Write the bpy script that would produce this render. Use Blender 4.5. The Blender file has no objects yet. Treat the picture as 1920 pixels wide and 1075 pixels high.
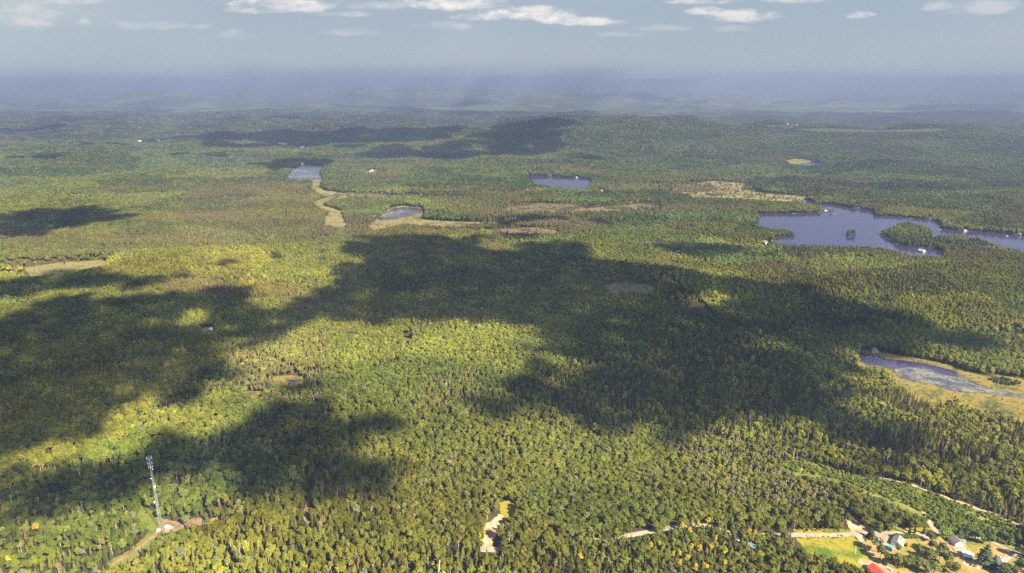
import bpy, bmesh, math, random
import numpy as np
from mathutils import Vector
R = math.radians
SC = bpy.context.scene
COL = SC.collection

# ------------------------------------------------------------------ camera
PITCH = R(16.5); F = 1280.0; CAMH = 400.0
cd = bpy.data.cameras.new('camera'); cam = bpy.data.objects.new('camera', cd); COL.objects.link(cam)
cam.location = (0, 0, CAMH); cam.rotation_euler = (math.pi/2 - PITCH, 0, 0)
cd.sensor_width = 36.0; cd.lens = 24.0; cd.clip_start = 1.0; cd.clip_end = 200000.0
SC.camera = cam

# ------------------------------------------------------------------ light
SUN_EL = R(38.5); SUN_AZ = math.atan2(0.70, -0.71)      # from +Y, clockwise: right and behind the camera
SUN = Vector((math.sin(SUN_AZ)*math.cos(SUN_EL), math.cos(SUN_AZ)*math.cos(SUN_EL), math.sin(SUN_EL)))
ld = bpy.data.lights.new('sun', 'SUN'); ld.energy = 5.0; ld.angle = R(0.6); ld.color = (1.0, 0.87, 0.62)
sun = bpy.data.objects.new('sun', ld); COL.objects.link(sun); sun.location = (0, 0, 3000)
sun.rotation_euler = SUN.to_track_quat('Z', 'Y').to_euler()
VS = SC.view_settings
VS.view_transform = 'Standard'; VS.look = 'None'; VS.exposure = 1.93; VS.gamma = 1.0; VS.use_curve_mapping = False
CY = SC.cycles
CY.max_bounces = 5; CY.diffuse_bounces = 2; CY.glossy_bounces = 2; CY.transmission_bounces = 2
CY.volume_bounces = 1; CY.transparent_max_bounces = 14; CY.use_denoising = False
CY.caustics_reflective = False; CY.caustics_refractive = False

class NT:
    """small helper to wire shader nodes"""
    def __init__(s, tree): s.t = tree; s.n = tree.nodes; s.l = tree.links
    def new(s, typ, **kw):
        n = s.n.new(typ)
        for k, v in kw.items(): setattr(n, k, v)
        return n
    def put(s, sock, v):
        if hasattr(v, 'links') or isinstance(v, bpy.types.NodeSocket): s.l.new(v, sock)
        else: sock.default_value = v
    def m(s, op, a, b=0.0, c=None, clamp=False):
        n = s.new('ShaderNodeMath', operation=op, use_clamp=clamp)
        s.put(n.inputs[0], a); s.put(n.inputs[1], b)
        if c is not None: s.put(n.inputs[2], c)
        return n.outputs[0]
    def mix(s, f, a, b, blend='MIX'):
        n = s.new('ShaderNodeMix', data_type='RGBA', blend_type=blend)
        s.put(n.inputs[0], f); s.put(n.inputs[6], a); s.put(n.inputs[7], b)
        return n.outputs[2]
    def ramp(s, f, stops, interp='LINEAR'):
        n = s.new('ShaderNodeValToRGB'); cr = n.color_ramp; cr.interpolation = interp
        while len(cr.elements) < len(stops): cr.elements.new(0.5)
        for e, (p, c) in zip(cr.elements, stops):
            e.position = p; e.color = (*c, 1) if len(c) == 3 else c
        s.put(n.inputs[0], f); return n.outputs[0]
    def noise(s, vec, scale, detail=3, rough=0.5, out=0):
        n = s.new('ShaderNodeTexNoise'); n.inputs['Scale'].default_value = scale
        n.inputs['Detail'].default_value = detail; n.inputs['Roughness'].default_value = rough
        if vec is not None: s.l.new(vec, n.inputs['Vector'])
        return n.outputs[out]
    def smooth(s, v, lo, hi):
        n = s.new('ShaderNodeMapRange', interpolation_type='SMOOTHSTEP')
        s.put(n.inputs[0], v); n.inputs[1].default_value = lo; n.inputs[2].default_value = hi
        return n.outputs[0]

# pixel <-> world on the photograph's frame of 1920 x 1075
cp, sp = math.cos(PITCH), math.sin(PITCH)
def ray(px, py):
    a = (px-960)/F; b = (537.5-py)/F
    return a, cp + b*sp, -sp + b*cp
def proj(x, y, z):
    dz = z-CAMH
    d = y*cp - dz*sp
    return 960 + F*x/d, 537.5 - F*(y*sp + dz*cp)/d

# world: daylight sky with thin high haze and the cumulus near the top of the frame
W = bpy.data.worlds.new('World'); SC.world = W; W.use_nodes = True
nt = NT(W.node_tree)
for n in list(nt.n): nt.n.remove(n)
tc = nt.new('ShaderNodeTexCoord')
sky = nt.new('ShaderNodeTexSky', sky_type='NISHITA', sun_disc=False)
sky.sun_elevation = SUN_EL; sky.sun_rotation = SUN_AZ; sky.altitude = 600; sky.air_density = 1.3; sky.dust_density = 3.0; sky.ozone_density = 2.5
sepd = nt.new('ShaderNodeSeparateXYZ'); nt.l.new(tc.outputs['Generated'], sepd.inputs[0])
dx, dy, dz = sepd.outputs
yy = nt.m('MAXIMUM', dy, 0.02)
A = nt.m('DIVIDE', dx, yy); E = nt.m('DIVIDE', dz, yy)
cmb = nt.new('ShaderNodeCombineXYZ')
nt.put(cmb.inputs[0], A); nt.put(cmb.inputs[1], nt.m('MULTIPLY', E, 2.6)); cmb.inputs[2].default_value = 0.37
warp = nt.noise(cmb.outputs[0], 20.0, 6, 0.62)
wf = nt.noise(cmb.outputs[0], 75.0, 5, 0.6)
CLOUDS = [  # px, py, half width, half height, strength
 (545,12,105,20,1.0),(495,20,60,11,.8),(640,28,60,7,.35),(870,8,88,18,1.0),(980,32,110,15,1.0),(1095,42,70,10,.85),(1020,22,30,11,.8),
 (1165,66,40,6,.28),(1320,22,34,10,.8),(1380,34,60,14,.75),(1445,32,24,9,.7),(1612,30,28,9,.95),(1300,3,70,9,.7),(1500,2,60,7,.7),
 (1755,12,38,12,.55),(1850,18,80,16,.35),(155,42,16,10,.5),(330,50,60,9,.28),(250,50,40,8,.2),(450,68,34,11,.25),(25,35,120,30,.38),
 (120,2,60,12,.5),(700,12,56,10,.5),(840,50,60,9,.3),(1240,55,60,8,.3),(650,62,50,8,.2),(1360,55,60,8,.25)]
acc = None
wq = nt.m('SUBTRACT', warp, 0.5)
for (px, py, hw, hh, st) in CLOUDS:
    a, b, c = ray(px, py); a0 = a/b; e0 = c/b
    wa = hw/F/b; we = hh/F*1.0
    u = nt.m('DIVIDE', nt.m('SUBTRACT', A, a0), wa)
    v = nt.m('DIVIDE', nt.m('SUBTRACT', E, e0), we)
    v = nt.m('ADD', v, nt.m('MULTIPLY', nt.m('MINIMUM', v, 0.0), 0.9))      # flatter base
    d2 = nt.m('ADD', nt.m('MULTIPLY', u, u), nt.m('MULTIPLY', v, v))
    g = nt.m('SUBTRACT', 1.0, d2)
    g = nt.m('ADD', g, nt.m('MULTIPLY', wq, 4.6))
    g = nt.m('ADD', g, nt.m('MULTIPLY', nt.m('SUBTRACT', wf, 0.5), 1.7))
    k = nt.m('MULTIPLY', nt.smooth(g, -0.6, 1.35), st)
    acc = k if acc is None else nt.m('MAXIMUM', acc, k)
veil = nt.m('MULTIPLY', nt.smooth(nt.noise(cmb.outputs[0], 3.0, 4, 0.55), 0.42, 0.75), nt.smooth(E, 0.0, 0.11))
# colour of the clear hazy air low in the sky
tone = nt.new('ShaderNodeMix', data_type='RGBA', blend_type='MULTIPLY'); tone.inputs[0].default_value = 1.0
nt.l.new(sky.outputs[0], tone.inputs[6]); tone.inputs[7].default_value = (0.60, 0.70, 0.88, 1)
low = nt.mix(nt.smooth(E, 0.0, 0.12), (1.40, 1.62, 1.74, 1), (1.16, 1.44, 1.70, 1))
low = nt.mix(nt.smooth(E, -0.006, 0.030), (.98, 1.24, 1.58, 1), low)
low = nt.mix(nt.m('MULTIPLY', nt.smooth(nt.m('MULTIPLY', A, -1.0), 0.25, 0.85), 0.55), low, (1.7, 2.02, 2.02, 1))
air = nt.mix(nt.smooth(E, 0.13, 0.60), low, nt.mix(1.0, tone.outputs[2], (.78, .80, .86, 1), 'MULTIPLY'))
s1 = nt.mix(nt.m('MULTIPLY', veil, 0.45), air, (1.75, 1.90, 1.98, 1))
top = nt.mix(nt.smooth(warp, 0.35, 0.65), (2.15, 2.15, 2.2, 1), (3.0, 2.85, 2.65, 1))
s2 = nt.mix(acc, s1, top)
bg = nt.new('ShaderNodeBackground'); nt.l.new(s2, bg.inputs[0]); bg.inputs[1].default_value = 0.092
wo = nt.new('ShaderNodeOutputWorld'); nt.l.new(bg.outputs[0], wo.inputs[0])

# ------------------------------------------------------------------ helpers
def tag(o, label=None, cat=None, group=None, kind=None):
    if label: o['label'] = label
    if cat: o['category'] = cat
    if group: o['group'] = group
    if kind: o['kind'] = kind
    return o
def link(name, me, mats=(), parent=None, loc=(0, 0, 0), rz=0):
    for m in mats: me.materials.append(m)
    o = bpy.data.objects.new(name, me); COL.objects.link(o)
    o.location = loc; o.rotation_euler = (0, 0, rz)
    if parent: o.parent = parent
    return o
def empty(name, loc=(0, 0, 0), rz=0):
    o = bpy.data.objects.new(name, None); COL.objects.link(o); o.location = loc; o.rotation_euler = (0, 0, rz)
    o.empty_display_size = 2; return o
def mesh(name, verts, faces, midx=None, smooth=False):
    me = bpy.data.meshes.new(name); me.from_pydata([tuple(map(float, v)) for v in verts], [], [tuple(map(int, f)) for f in faces])
    if midx is not None: me.polygons.foreach_set('material_index', midx)
    if smooth: me.polygons.foreach_set('use_smooth', [True]*len(me.polygons))
    me.update(); return me
def copy_tree(o, parent=None):
    c = o.copy(); COL.objects.link(c)
    if parent is not None: c.parent = parent
    for ch in list(o.children): copy_tree(ch, c)
    return c

_rs = np.random.RandomState(5)
_W = [(_rs.uniform(0, 2*math.pi), _rs.uniform(0, 2*math.pi), _rs.uniform(.6, 1.7)) for _ in range(60)]
def wav(x, y, L, k0=0, n=9):
    """smooth value roughly in -1..1 with wavelength L"""
    s = 0
    for a, ph, f in _W[k0:k0+n]:
        s = s + np.sin((x*math.cos(a) + y*math.sin(a))*2*math.pi*f/L + ph + 1.3*np.sin((x*math.sin(a) - y*math.cos(a))*2*math.pi*f*.6/L + 2*ph))
    return s/math.sqrt(n)/1.1
def sst(v, a, b):
    t = np.clip((v-a)/(b-a), 0, 1); return t*t*(3-2*t)
def inpoly(px, py, poly):
    c = np.zeros(np.shape(px), bool); n = len(poly)
    for i in range(n):
        x0, y0 = poly[i]; x1, y1 = poly[i-1]
        if y0 == y1: continue
        k = ((y0 > py) != (y1 > py)) & (px < (x1-x0)*(py-y0)/(y1-y0)+x0)
        c ^= k
    return c

# ------------------------------------------------------------------ traced outlines (pixels of the photograph; dropped onto the terrain below)
LAKES = dict(
 main=[(1500,375),(1522,376.5),(1530,382),(1563,383),(1590,389),(1606,393),(1638,395.5),(1640,405),(1671,405.5),(1711,409),(1752,414.5),(1766,418.5),(1764,429),(1806,434),(1847,436),(1888,439),(1925,444),(2060,462),(2060,500),
  (1925,471),(1888,463),(1861,456.5),(1834,446),(1806,442),(1763,441),(1748,445),(1747,427),(1725,421),(1703,415),(1687,417),(1674,425),(1649,433.5),(1647,440),(1660,444),(1676,454),(1687,460.5),(1711,464.7),(1739,466),(1749,466),(1766,470),(1771,477),
  (1766,481),(1730,479.6),(1709,478),(1690,473),(1660,465),(1630,463),(1606,460.6),(1562,460.6),(1530,459),(1503,458),(1481,459),(1454,454),(1448,445.5),(1489.5,444.5),(1491,439),(1481,432),(1465,428),(1449,429.5),(1416,420),(1403,418.7),(1423,413),(1424,404),(1416,402),(1481,400),(1562,400),(1566,395.5),(1552,389),(1522,383),(1503,379)],
 mid=[(985,330.6),(1010,331),(1032,330.6),(1054,332.5),(1085,334.7),(1108,335.6),(1107,342),(1104,349),(1097,355),(1079,354),(1060,352),(1038,349),(1007,344)],
 west=[(547,315.6),(565,309),(585,309),(600,311),(609,314),(600,318),(600,325),(606,329.7),(603,334),(584,336),(556,336),(537,332),(541,324)],
 pool=[(734,392),(753,389),(775,389.5),(790.6,392),(789,400),(769,406),(744,411),(712,414.5),(709,411),(722,402.5)],
 small=[(1500,306.5),(1530,303.5),(1550,306),(1535,309),(1510,311)],
 pond=[(1610,670.6),(1616,664),(1639,666),(1665,674),(1691,676),(1729,681),(1747,686),(1766,690),(1793,697),(1796,704),(1822,717),(1860,730),(1925,742),(2010,752),(2010,765),(1925,746),(1888,743),(1850,738),(1804,736),(1776,731),(1747,721),(1710,716),(1684,706),(1674,694),(1650,687),(1629,684),(1612,678)],
 far_right=[(1490,241.5),(1560,241),(1640,243.5),(1720,243),(1772,241),(1778,245),(1720,247.5),(1600,247.5),(1520,245)],
 far_mid=[(955,209),(985,209.5),(1028,210),(1030,215),(1000,218),(965,214.5)],
 far_small=[(1190,217.5),(1233,216.5),(1236,219.5),(1200,220.5)])
SHELF = []
RIDGE_X = [-2600,-1500,-700,-240,250,560,873,1480,2150,2750,3120,3560,4200,5200,7000]
RIDGE_Z = [0,14,45,88,138,128,156,122,84,66,86,56,72,40,30]
lv = []
for k, P_ in LAKES.items():
    for i, (px, py) in enumerate(P_):
        a, b, c = ray(px, py); t = CAMH/-c; x0, y0 = a*t, b*t
        lv.append((x0, y0))
        a, b, c = ray(*P_[i-1]); t = CAMH/-c; x1, y1 = a*t, b*t
        lv.append(((x0+x1)/2, (y0+y1)/2))
lv = np.array(lv)
def height(x, y):
    x = np.asarray(x, float); y = np.asarray(y, float)
    sh = x.shape; x = x.ravel(); y = y.ravel()
    h = np.zeros_like(x)
    und = 15*wav(x, y, 1900, 0) + 10*wav(x, y, 700, 9)
    far = sst(y, 7600, 13000)
    und = und*(1+1.2*sst(y, 4500, 7000))*(1-far)
    d2 = np.full(x.shape, 1e12)
    near = y < 15000
    xn, yn = x[near], y[near]
    dd = np.full(xn.shape, 1e12)
    for a, b in lv: dd = np.minimum(dd, (xn-a)**2+(yn-b)**2)
    d2[near] = dd
    mk = sst(np.sqrt(d2), 130, 520)*sst(y, 1000, 1500)
    h = und*mk
    rz = 1.12*np.interp(x, RIDGE_X, RIDGE_Z)
    rid = rz*(sst(y, 3900, 5150)*(1-sst(y, 5250, 6250)))*(1+.10*wav(x, y, 900, 20)) + 5*wav(x, y, 500, 30)*sst(y, 4200, 4700)*(1-sst(y, 5600, 6200))*sst(x, -1500, 0)
    h = h + rid*sst(np.sqrt(d2), 60, 300)
    amp = 70 + 110*sst(y, 9000, 20000) + 90*sst(y, 22000, 45000)
    hl = amp*np.maximum(-0.35, wav(x*.62, y, 5200, 12) + .45*wav(x, y, 2300, 33) + .2*wav(x, y, 1000, 44)-.15)
    h = h + far*hl*sst(np.sqrt(d2), 150, 1300)
    # the lone blue hills on the skyline
    for (px, yd, w, z) in ((560, 31000, 1500, 190), (1110, 26000, 1400, 95), (1850, 24000, 2600, 150), (330, 22000, 1500, 105), (700, 13500, 900, 45), (1500, 20000, 2600, 60)):
        cx = (px-960)/F*yd
        h = h + z*np.exp(-((x-cx)/w)**2 - ((y-yd)/(w*.7))**2)
    h = np.where(h > 220, 220+120*np.tanh((h-220)/120), h)
    return h.reshape(sh)
def ground(px, py, lift=0.0):
    """points where the camera rays through the pixels meet the terrain"""
    px = np.atleast_1d(np.asarray(px, float)); py = np.atleast_1d(np.asarray(py, float))
    a = (px-960)/F; b = (537.5-py)/F
    vy = cp + b*sp; vz = np.minimum(-sp + b*cp, -0.004)
    t = CAMH/-vz
    for _ in range(7):
        h = height(a*t, vy*t); t = .5*t + .5*(CAMH-h-lift)/-vz
    return a*t, vy*t, height(a*t, vy*t)
def G(px, py):
    x, y, z = ground(px, py); return float(x[0]), float(y[0]), float(z[0])

# ------------------------------------------------------------------ materials
def mat(name):
    m = bpy.data.materials.new(name); m.use_nodes = True
    n = NT(m.node_tree); b = n.n['Principled BSDF']; b.inputs['Roughness'].default_value = .85
    b.inputs['Specular IOR Level'].default_value = .2
    return m, n, b
def plain(name, col, rough=.7, var=.12, scale=1.5, metal=0, spec=.3):
    m, n, b = mat(name)
    tcn = n.new('ShaderNodeTexCoord')
    f = n.noise(tcn.outputs['Object'], scale, 4, .6)
    lo = tuple(c*(1-var*2) for c in col); hi = tuple(min(1, c*(1+var*2)) for c in col)
    n.l.new(n.ramp(f, [(.3, lo), (.7, hi)]), b.inputs['Base Color'])
    b.inputs['Roughness'].default_value = rough; b.inputs['Metallic'].default_value = metal
    b.inputs['Specular IOR Level'].default_value = spec
    return m
def geo_pos(n):
    g = n.new('ShaderNodeNewGeometry'); return g.outputs['Position']
def land(name, stops, L, rough=.95, L2=None, stretch=None):
    """patchy natural cover; stops = colours over noise of wavelength L metres, broken up by noise of wavelength L2"""
    m, n, b = mat(name); p = geo_pos(n)
    f1 = n.noise(p, 1.0/L, 5, .62)
    f2 = n.noise(p, 1.0/(L2 or L/9), 4, .65)
    f = n.m('ADD', n.m('MULTIPLY', f1, .65), n.m('MULTIPLY', f2, .35))
    k = len(stops)
    n.l.new(n.ramp(f, [(.40+.20*i/(k-1), c) for i, c in enumerate(stops)]), b.inputs['Base Color'])
    b.inputs['Roughness'].default_value = rough; b.inputs['Specular IOR Level'].default_value = .1
    return m
def foliage(name, transl=.28):
    m, n, b = mat(name)
    n.n.remove(b); out = n.n['Material Output']
    at = n.new('ShaderNodeAttribute', attribute_type='INSTANCER', attribute_name='tint')
    tcn = n.new('ShaderNodeTexCoord')
    f = n.noise(tcn.outputs['Object'], .35, 3, .6)
    c = n.mix(1.0, at.outputs['Color'], n.ramp(f, [(.3, (.72, .76, .7)), (.7, (1.25, 1.2, 1.1))]), 'MULTIPLY')
    d = n.new('ShaderNodeBsdfDiffuse'); d.inputs['Roughness'].default_value = .6
    tr = n.new('ShaderNodeBsdfTranslucent'); mx = n.new('ShaderNodeMixShader'); mx.inputs[0].default_value = transl
    n.l.new(c, d.inputs[0]); n.l.new(c, tr.inputs[0]); n.l.new(d.outputs[0], mx.inputs[1]); n.l.new(tr.outputs[0], mx.inputs[2])
    n.l.new(mx.outputs[0], out.inputs[0])
    return m
M = {}
M['leaf'] = foliage('leaves'); M['needle'] = foliage('needles', .12)
M['bark'] = plain('bark', (.16, .12, .09)); M['birch'] = plain('birch_bark', (.52, .47, .38), var=.2); M['dead'] = plain('dead_wood', (.42, .37, .30), var=.2)
M['pinebark'] = plain('pine_bark', (.24, .15, .10))
M['floor'] = land('forest_floor', [(.030, .030, .014), (.055, .050, .022), (.050, .062, .020)], 60)
M['far'] = land('far_canopy', [(.014, .022, .018), (.032, .046, .024), (.062, .078, .034), (.105, .105, .055)], 1800, L2=260)  # darkened for distance; the dark patches stand in for far cloud shadows
M['marsh'] = land('marsh_grass', [(.07, .08, .03), (.125, .12, .045), (.22, .17, .07), (.11, .125, .045)], 45, L2=6)
M['marsh_gold'] = land('golden_marsh', [(.045, .06, .02), (.105, .10, .028), (.21, .15, .038), (.10, .115, .03)], 50, L2=7)
M['bog'] = land('brown_bog', [(.07, .065, .03), (.13, .10, .05), (.18, .13, .07)], 40, L2=6)
M['grass'] = land('meadow_grass', [(.07, .11, .014), (.16, .17, .02), (.28, .21, .025), (.14, .18, .02)], 22, L2=2.5)
M['lawn'] = land('dry_lawn', [(.09, .13, .02), (.19, .17, .035), (.29, .19, .065), (.36, .22, .10)], 34, L2=3)
M['greenfloor'] = land('green_regrowth_floor', [(.06, .09, .015), (.13, .15, .025), (.22, .19, .06)], 16, L2=3)
M['dirt'] = land('sandy_dirt', [(.26, .165, .095), (.40, .27, .165), (.50, .35, .23)], 9, L2=1.5)
M['gravel'] = land('pale_gravel', [(.22, .18, .14), (.31, .25, .195), (.39, .32, .25)], 12, L2=1.6)
M['earth'] = land('bare_earth', [(.10, .08, .04), (.22, .145, .09), (.28, .20, .12)], 10, L2=1.6)
M['track'] = land('grassy_track', [(.07, .10, .02), (.14, .16, .03), (.16, .13, .05)], 12, L2=2)
def water(name, deep, gloss=.035, bump=.10, weed=None):
    m, n, b = mat(name); p = geo_pos(n)
    b.inputs['Roughness'].default_value = gloss; b.inputs['Specular IOR Level'].default_value = .5
    b.inputs['IOR'].default_value = 1.333
    bp = n.new('ShaderNodeBump'); bp.inputs['Strength'].default_value = bump; bp.inputs['Distance'].default_value = 1.0
    n.l.new(n.noise(p, .25, 4, .6), bp.inputs['Height']); n.l.new(bp.outputs[0], b.inputs['Normal'])
    b.inputs['Base Color'].default_value = (*deep, 1)
    if weed:
        lo, hi, c1, c2, L = weed
        f = n.m('ADD', n.m('MULTIPLY', n.noise(p, 1/L, 4, .6), .6), n.m('MULTIPLY', n.noise(p, 7/L, 4, .65), .4))
        k = n.smooth(f, lo, hi)
        cc = n.mix(n.noise(p, 3/L, 3, .6), (*c1, 1), (*c2, 1))
        n.l.new(n.mix(k, (*deep, 1), cc), b.inputs['Base Color'])
        n.l.new(n.m('ADD', n.m('MULTIPLY', k, .6), gloss), b.inputs['Roughness'])
    return m
M['lake'] = water('lake_water', (.030, .026, .075))
M['silty'] = water('silty_water', (.03, .03, .06), weed=(.46, .62, (.12, .12, .13), (.21, .20, .19), 90))
M['lily'] = water('lily_pads', (.045, .045, .07), .15, weed=(.43, .56, (.105, .115, .085), (.20, .20, .165), 22))
M['cloud'] = plain('cloud_white', (.9, .9, .9), .9, .02, .01)
_n = NT(M['cloud'].node_tree); _o = _n.n['Material Output']; _m = _n.new('ShaderNodeMixShader'); _t = _n.new('ShaderNodeBsdfTransparent'); _m.inputs[0].default_value = .60
_n.l.new(_t.outputs[0], _m.inputs[1]); _n.l.new(_n.n['Principled BSDF'].outputs[0], _m.inputs[2]); _n.l.new(_m.outputs[0], _o.inputs[0])

# ------------------------------------------------------------------ ground sheet
def sheet_grid(name, ys, half, nx, zf, mats):
    ys = np.asarray(ys, float); ny = len(ys)
    u = np.linspace(-1, 1, nx); X = half(ys)[:, None]*u[None, :]; Y = np.repeat(ys[:, None], nx, 1)
    Z = zf(X, Y)
    V = np.stack([X, Y, Z], -1).reshape(-1, 3)
    i = np.arange(ny-1)[:, None]*nx + np.arange(nx-1)[None, :]; i = i.ravel()
    Fc = np.stack([i, i+1, i+1+nx, i+nx], 1)
    me = bpy.data.meshes.new(name); me.vertices.add(len(V)); me.vertices.foreach_set('co', V.astype(np.float32).ravel())
    me.loops.add(len(Fc)*4); me.loops.foreach_set('vertex_index', Fc.astype(np.int32).ravel())
    me.polygons.add(len(Fc)); me.polygons.foreach_set('loop_start', np.arange(len(Fc), dtype=np.int32)*4)
    me.polygons.foreach_set('use_smooth', np.ones(len(Fc), bool))
    me.update(calc_edges=True)
    return link(name, me, mats)
ysn = np.concatenate([np.linspace(-4000, 300, 12), np.geomspace(340, 80000, 460)])
gr = sheet_grid('ground', ysn, lambda y: 1.25*np.maximum(y, 0)+4500, 300, height, [M['floor']])
tag(gr, kind='structure')
rsf = np.random.RandomState(9)
ysf = np.geomspace(9000, 78000, 420)
fw = sheet_grid('distant_woods', ysf, lambda y: .95*y+600, 620, lambda X, Y: height(X, Y)+11+rsf.uniform(-5, 5, X.shape)*np.minimum(1.6, Y/12000), [M['far']])
for p in fw.data.polygons: pass
fw.data.polygons.foreach_set('use_smooth', np.zeros(len(fw.data.polygons), bool))
tag(fw, 'far-off woods fading into blue haze below the horizon', 'woods', kind='stuff')

def drape(name, poly, mt, off, world=False, down=0.0, maxlen=25.0, kind='structure', label=None, cat=None, jitter=0.0, flat=None, seed=1):
    """a sheet lying on the terrain inside a traced outline; down = metres of tree height hidden in front of its near edge"""
    rg = random.Random(seed)
    pts = []
    n = len(poly)
    for i in range(n):
        x0, y0 = poly[i]; x1, y1 = poly[(i+1) % n]
        pts.append((x0, y0))
    if down:
        arrx = np.array([p[0] for p in pts]); arry = np.array([p[1] for p in pts])
        up = inpoly(arrx, arry-.7, poly) | inpoly(arrx+.8, arry-.6, poly) | inpoly(arrx-.8, arry-.6, poly)
        dn = inpoly(arrx, arry+.7, poly)
        q = []
        for (x, y), u_, d_ in zip(pts, up, dn):
            if u_ and not d_:
                gx, gy, gz = G(x, y); d = gy*cp+(CAMH-gz)*sp
                q.append((x, y + down*F/d*cp))
            else: q.append((x, y))
        pts = q
    gx, gy, gz = ground([p[0] for p in pts], [p[1] for p in pts])
    W2 = [Vector((a, b, 0)) for a, b in zip(gx, gy)]
    if jitter:                                       # ragged natural edge
        out = []
        for i in range(len(W2)):
            a, b = W2[i], W2[(i+1) % len(W2)]; L = (b-a).length
            k = max(1, min(14, int(L/(jitter*2.2)))); out.append(a)
            nrm = Vector((-(b-a).y, (b-a).x, 0)).normalized() if L > 0 else Vector((0, 0, 0))
            for j in range(1, k): out.append(a.lerp(b, j/k)+nrm*rg.uniform(-jitter, jitter))
        W2 = out
    bm = bmesh.new()
    vs = [bm.verts.new(v) for v in W2]
    es = [bm.edges.new((vs[i], vs[(i+1) % len(vs)])) for i in range(len(vs))]
    bmesh.ops.triangle_fill(bm, use_beauty=True, use_dissolve=False, edges=es)
    for f in bm.faces:
        if f.normal.z < 0: f.normal_flip()
    if flat is None:
        for _ in range(5):
            long = [e for e in bm.edges if e.calc_length() > maxlen*2]
            if not long or len(bm.faces) > 6000: break
            bmesh.ops.subdivide_edges(bm, edges=long, cuts=1)
        bmesh.ops.triangulate(bm, faces=bm.faces[:])
    hv = height([v.co.x for v in bm.verts], [v.co.y for v in bm.verts]) if flat is None else [flat]*len(bm.verts)
    for v, h in zip(bm.verts, hv): v.co.z = float(h)+off
    for f in bm.faces:
        f.normal_update()
        if f.normal.z < 0: f.normal_flip()
    me = bpy.data.meshes.new(name); bm.to_mesh(me); bm.free()
    o = link(name, me, [mt]); tag(o, label, cat, kind=kind); return o
def ribbon(name, path, width, mt, off, kind='structure', jit=.25, seed=3):
    """a road or track along traced pixels, width in metres (a number or one per point)"""
    rg = random.Random(seed)
    gx, gy, gz = ground([p[0] for p in path], [p[1] for p in path])
    pts = [Vector((a, b, 0)) for a, b in zip(gx, gy)]
    ws = width if isinstance(width, (list, tuple)) else [width]*len(pts)
    # Catmull-Rom
    P, Wd = [], []
    for i in range(len(pts)-1):
        p0, p1, p2, p3 = pts[max(i-1, 0)], pts[i], pts[i+1], pts[min(i+2, len(pts)-1)]
        k = max(2, int((p2-p1).length/5))
        for j in range(k):
            t = j/k
            P.append(.5*((2*p1)+(p2-p0)*t+(2*p0-5*p1+4*p2-p3)*t*t+(3*p1-p0-3*p2+p3)*t**3)); Wd.append(ws[i]*(1-t)+ws[i+1]*t)
    P.append(pts[-1]); Wd.append(ws[-1])
    V, Fc = [], []
    for i, p in enumerate(P):
        d = (P[min(i+1, len(P)-1)]-P[max(i-1, 0)]).normalized(); nn = Vector((-d.y, d.x, 0))
        a = p+nn*(Wd[i]/2+rg.uniform(-jit, jit)); b = p-nn*(Wd[i]/2+rg.uniform(-jit, jit))
        V += [a, b]
        if i: Fc.append((2*i-2, 2*i-1, 2*i+1, 2*i))
    h = height([v.x for v in V], [v.y for v in V])
    for v, z in zip(V, h): v.z = float(z)+off
    me = mesh(name, V, Fc)
    if me.polygons[0].normal.z < 0: me.flip_normals()
    return tag(link(name, me, [mt]), kind=kind)

# water
for k, mt, dn in (('main', 'lake', 9), ('mid', 'lake', 10), ('west', 'silty', 6), ('small', 'lake', 6), ('far_right', 'lake', 12), ('far_mid', 'lake', 10), ('far_small', 'lake', 8)):
    drape('lake_water', LAKES[k], M[mt], .35, down=dn, flat=0.0, jitter=3.0 if k in ('main', 'mid') else 0)
# marsh sheets
MARSH = dict(
 east=[(1610,662),(1618,656),(1640,658),(1690,668),(1729,674),(1766,681),(1793,688),(1822,699),(1856,706),(1867,703),(1888,706),(1925,712),(2010,722),(2010,800),(1925,784),(1907,781),(1879,774),(1856,770),(1832,763),(1809,758),(1794,750),(1766,751),(1738,749),(1719,742),(1706,731),(1684,722),(1668,712),(1674,705),(1664,694),(1640,690),(1612,684),(1606,674)],
 creek=[(605,336),(600,345),(598,352),(612,358),(650,363),(654,369),(625,374),(612,378),(602,383),(624,391),(645,397),(642,408),(652,420),(650,428),(612,421),(608,408),(620,398),(605,390),(588,382),(596,374),(618,368),(596,362),(584,352),(586,342),(583,336)],
 ring=[(690,424),(718,403),(732,390),(755,386),(793,390),(797,402),(775,410),(830,415),(900,417),(960,409),(1000,404),(965,412),(900,422),(830,423),(760,419),(700,430)],
 far_east=[(1257,355),(1288,347),(1335,339),(1397,345),(1391,355),(1429,362),(1516,369),(1500,378),(1447,376),(1382,371),(1297,369),(1291,363)],
 tiny=[(1472,302),(1490,298),(1510,299.5),(1525,302.5),(1505,309),(1485,308)],
 left=[(45,502),(120,491),(190,488),(206,495),(130,509),(60,519)],
 shade=[(1128,532),(1180,530),(1215,534),(1228,541),(1220,548),(1150,548)])
BOGS = dict(
 a=[(915,432),(1000,427),(1045,433),(1050,442),(960,447),(915,440)],
 b=[(950,390),(1010,381),(1070,383),(1100,392),(1200,383),(1240,386),(1190,397),(1110,402),(1010,404),(950,400)],
 c=[(650,362),(720,366),(790,369),(785,374),(720,376),(660,372)],
 d=[(680,322),(700,318),(720,320),(715,325),(690,326)])
drape('marsh', MARSH['east'], M['marsh_gold'], .20, down=8, jitter=1.5)
drape('marsh', MARSH['creek'], M['marsh'], .20, down=2, jitter=6); drape('marsh', MARSH['ring'], M['marsh'], .20, down=3, jitter=6)
drape('marsh', MARSH['far_east'], M['marsh'], .20, down=4, jitter=10); drape('marsh', MARSH['tiny'], M['marsh_gold'], .20); drape('marsh', MARSH['left'], M['marsh'], .25, down=5)
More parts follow.
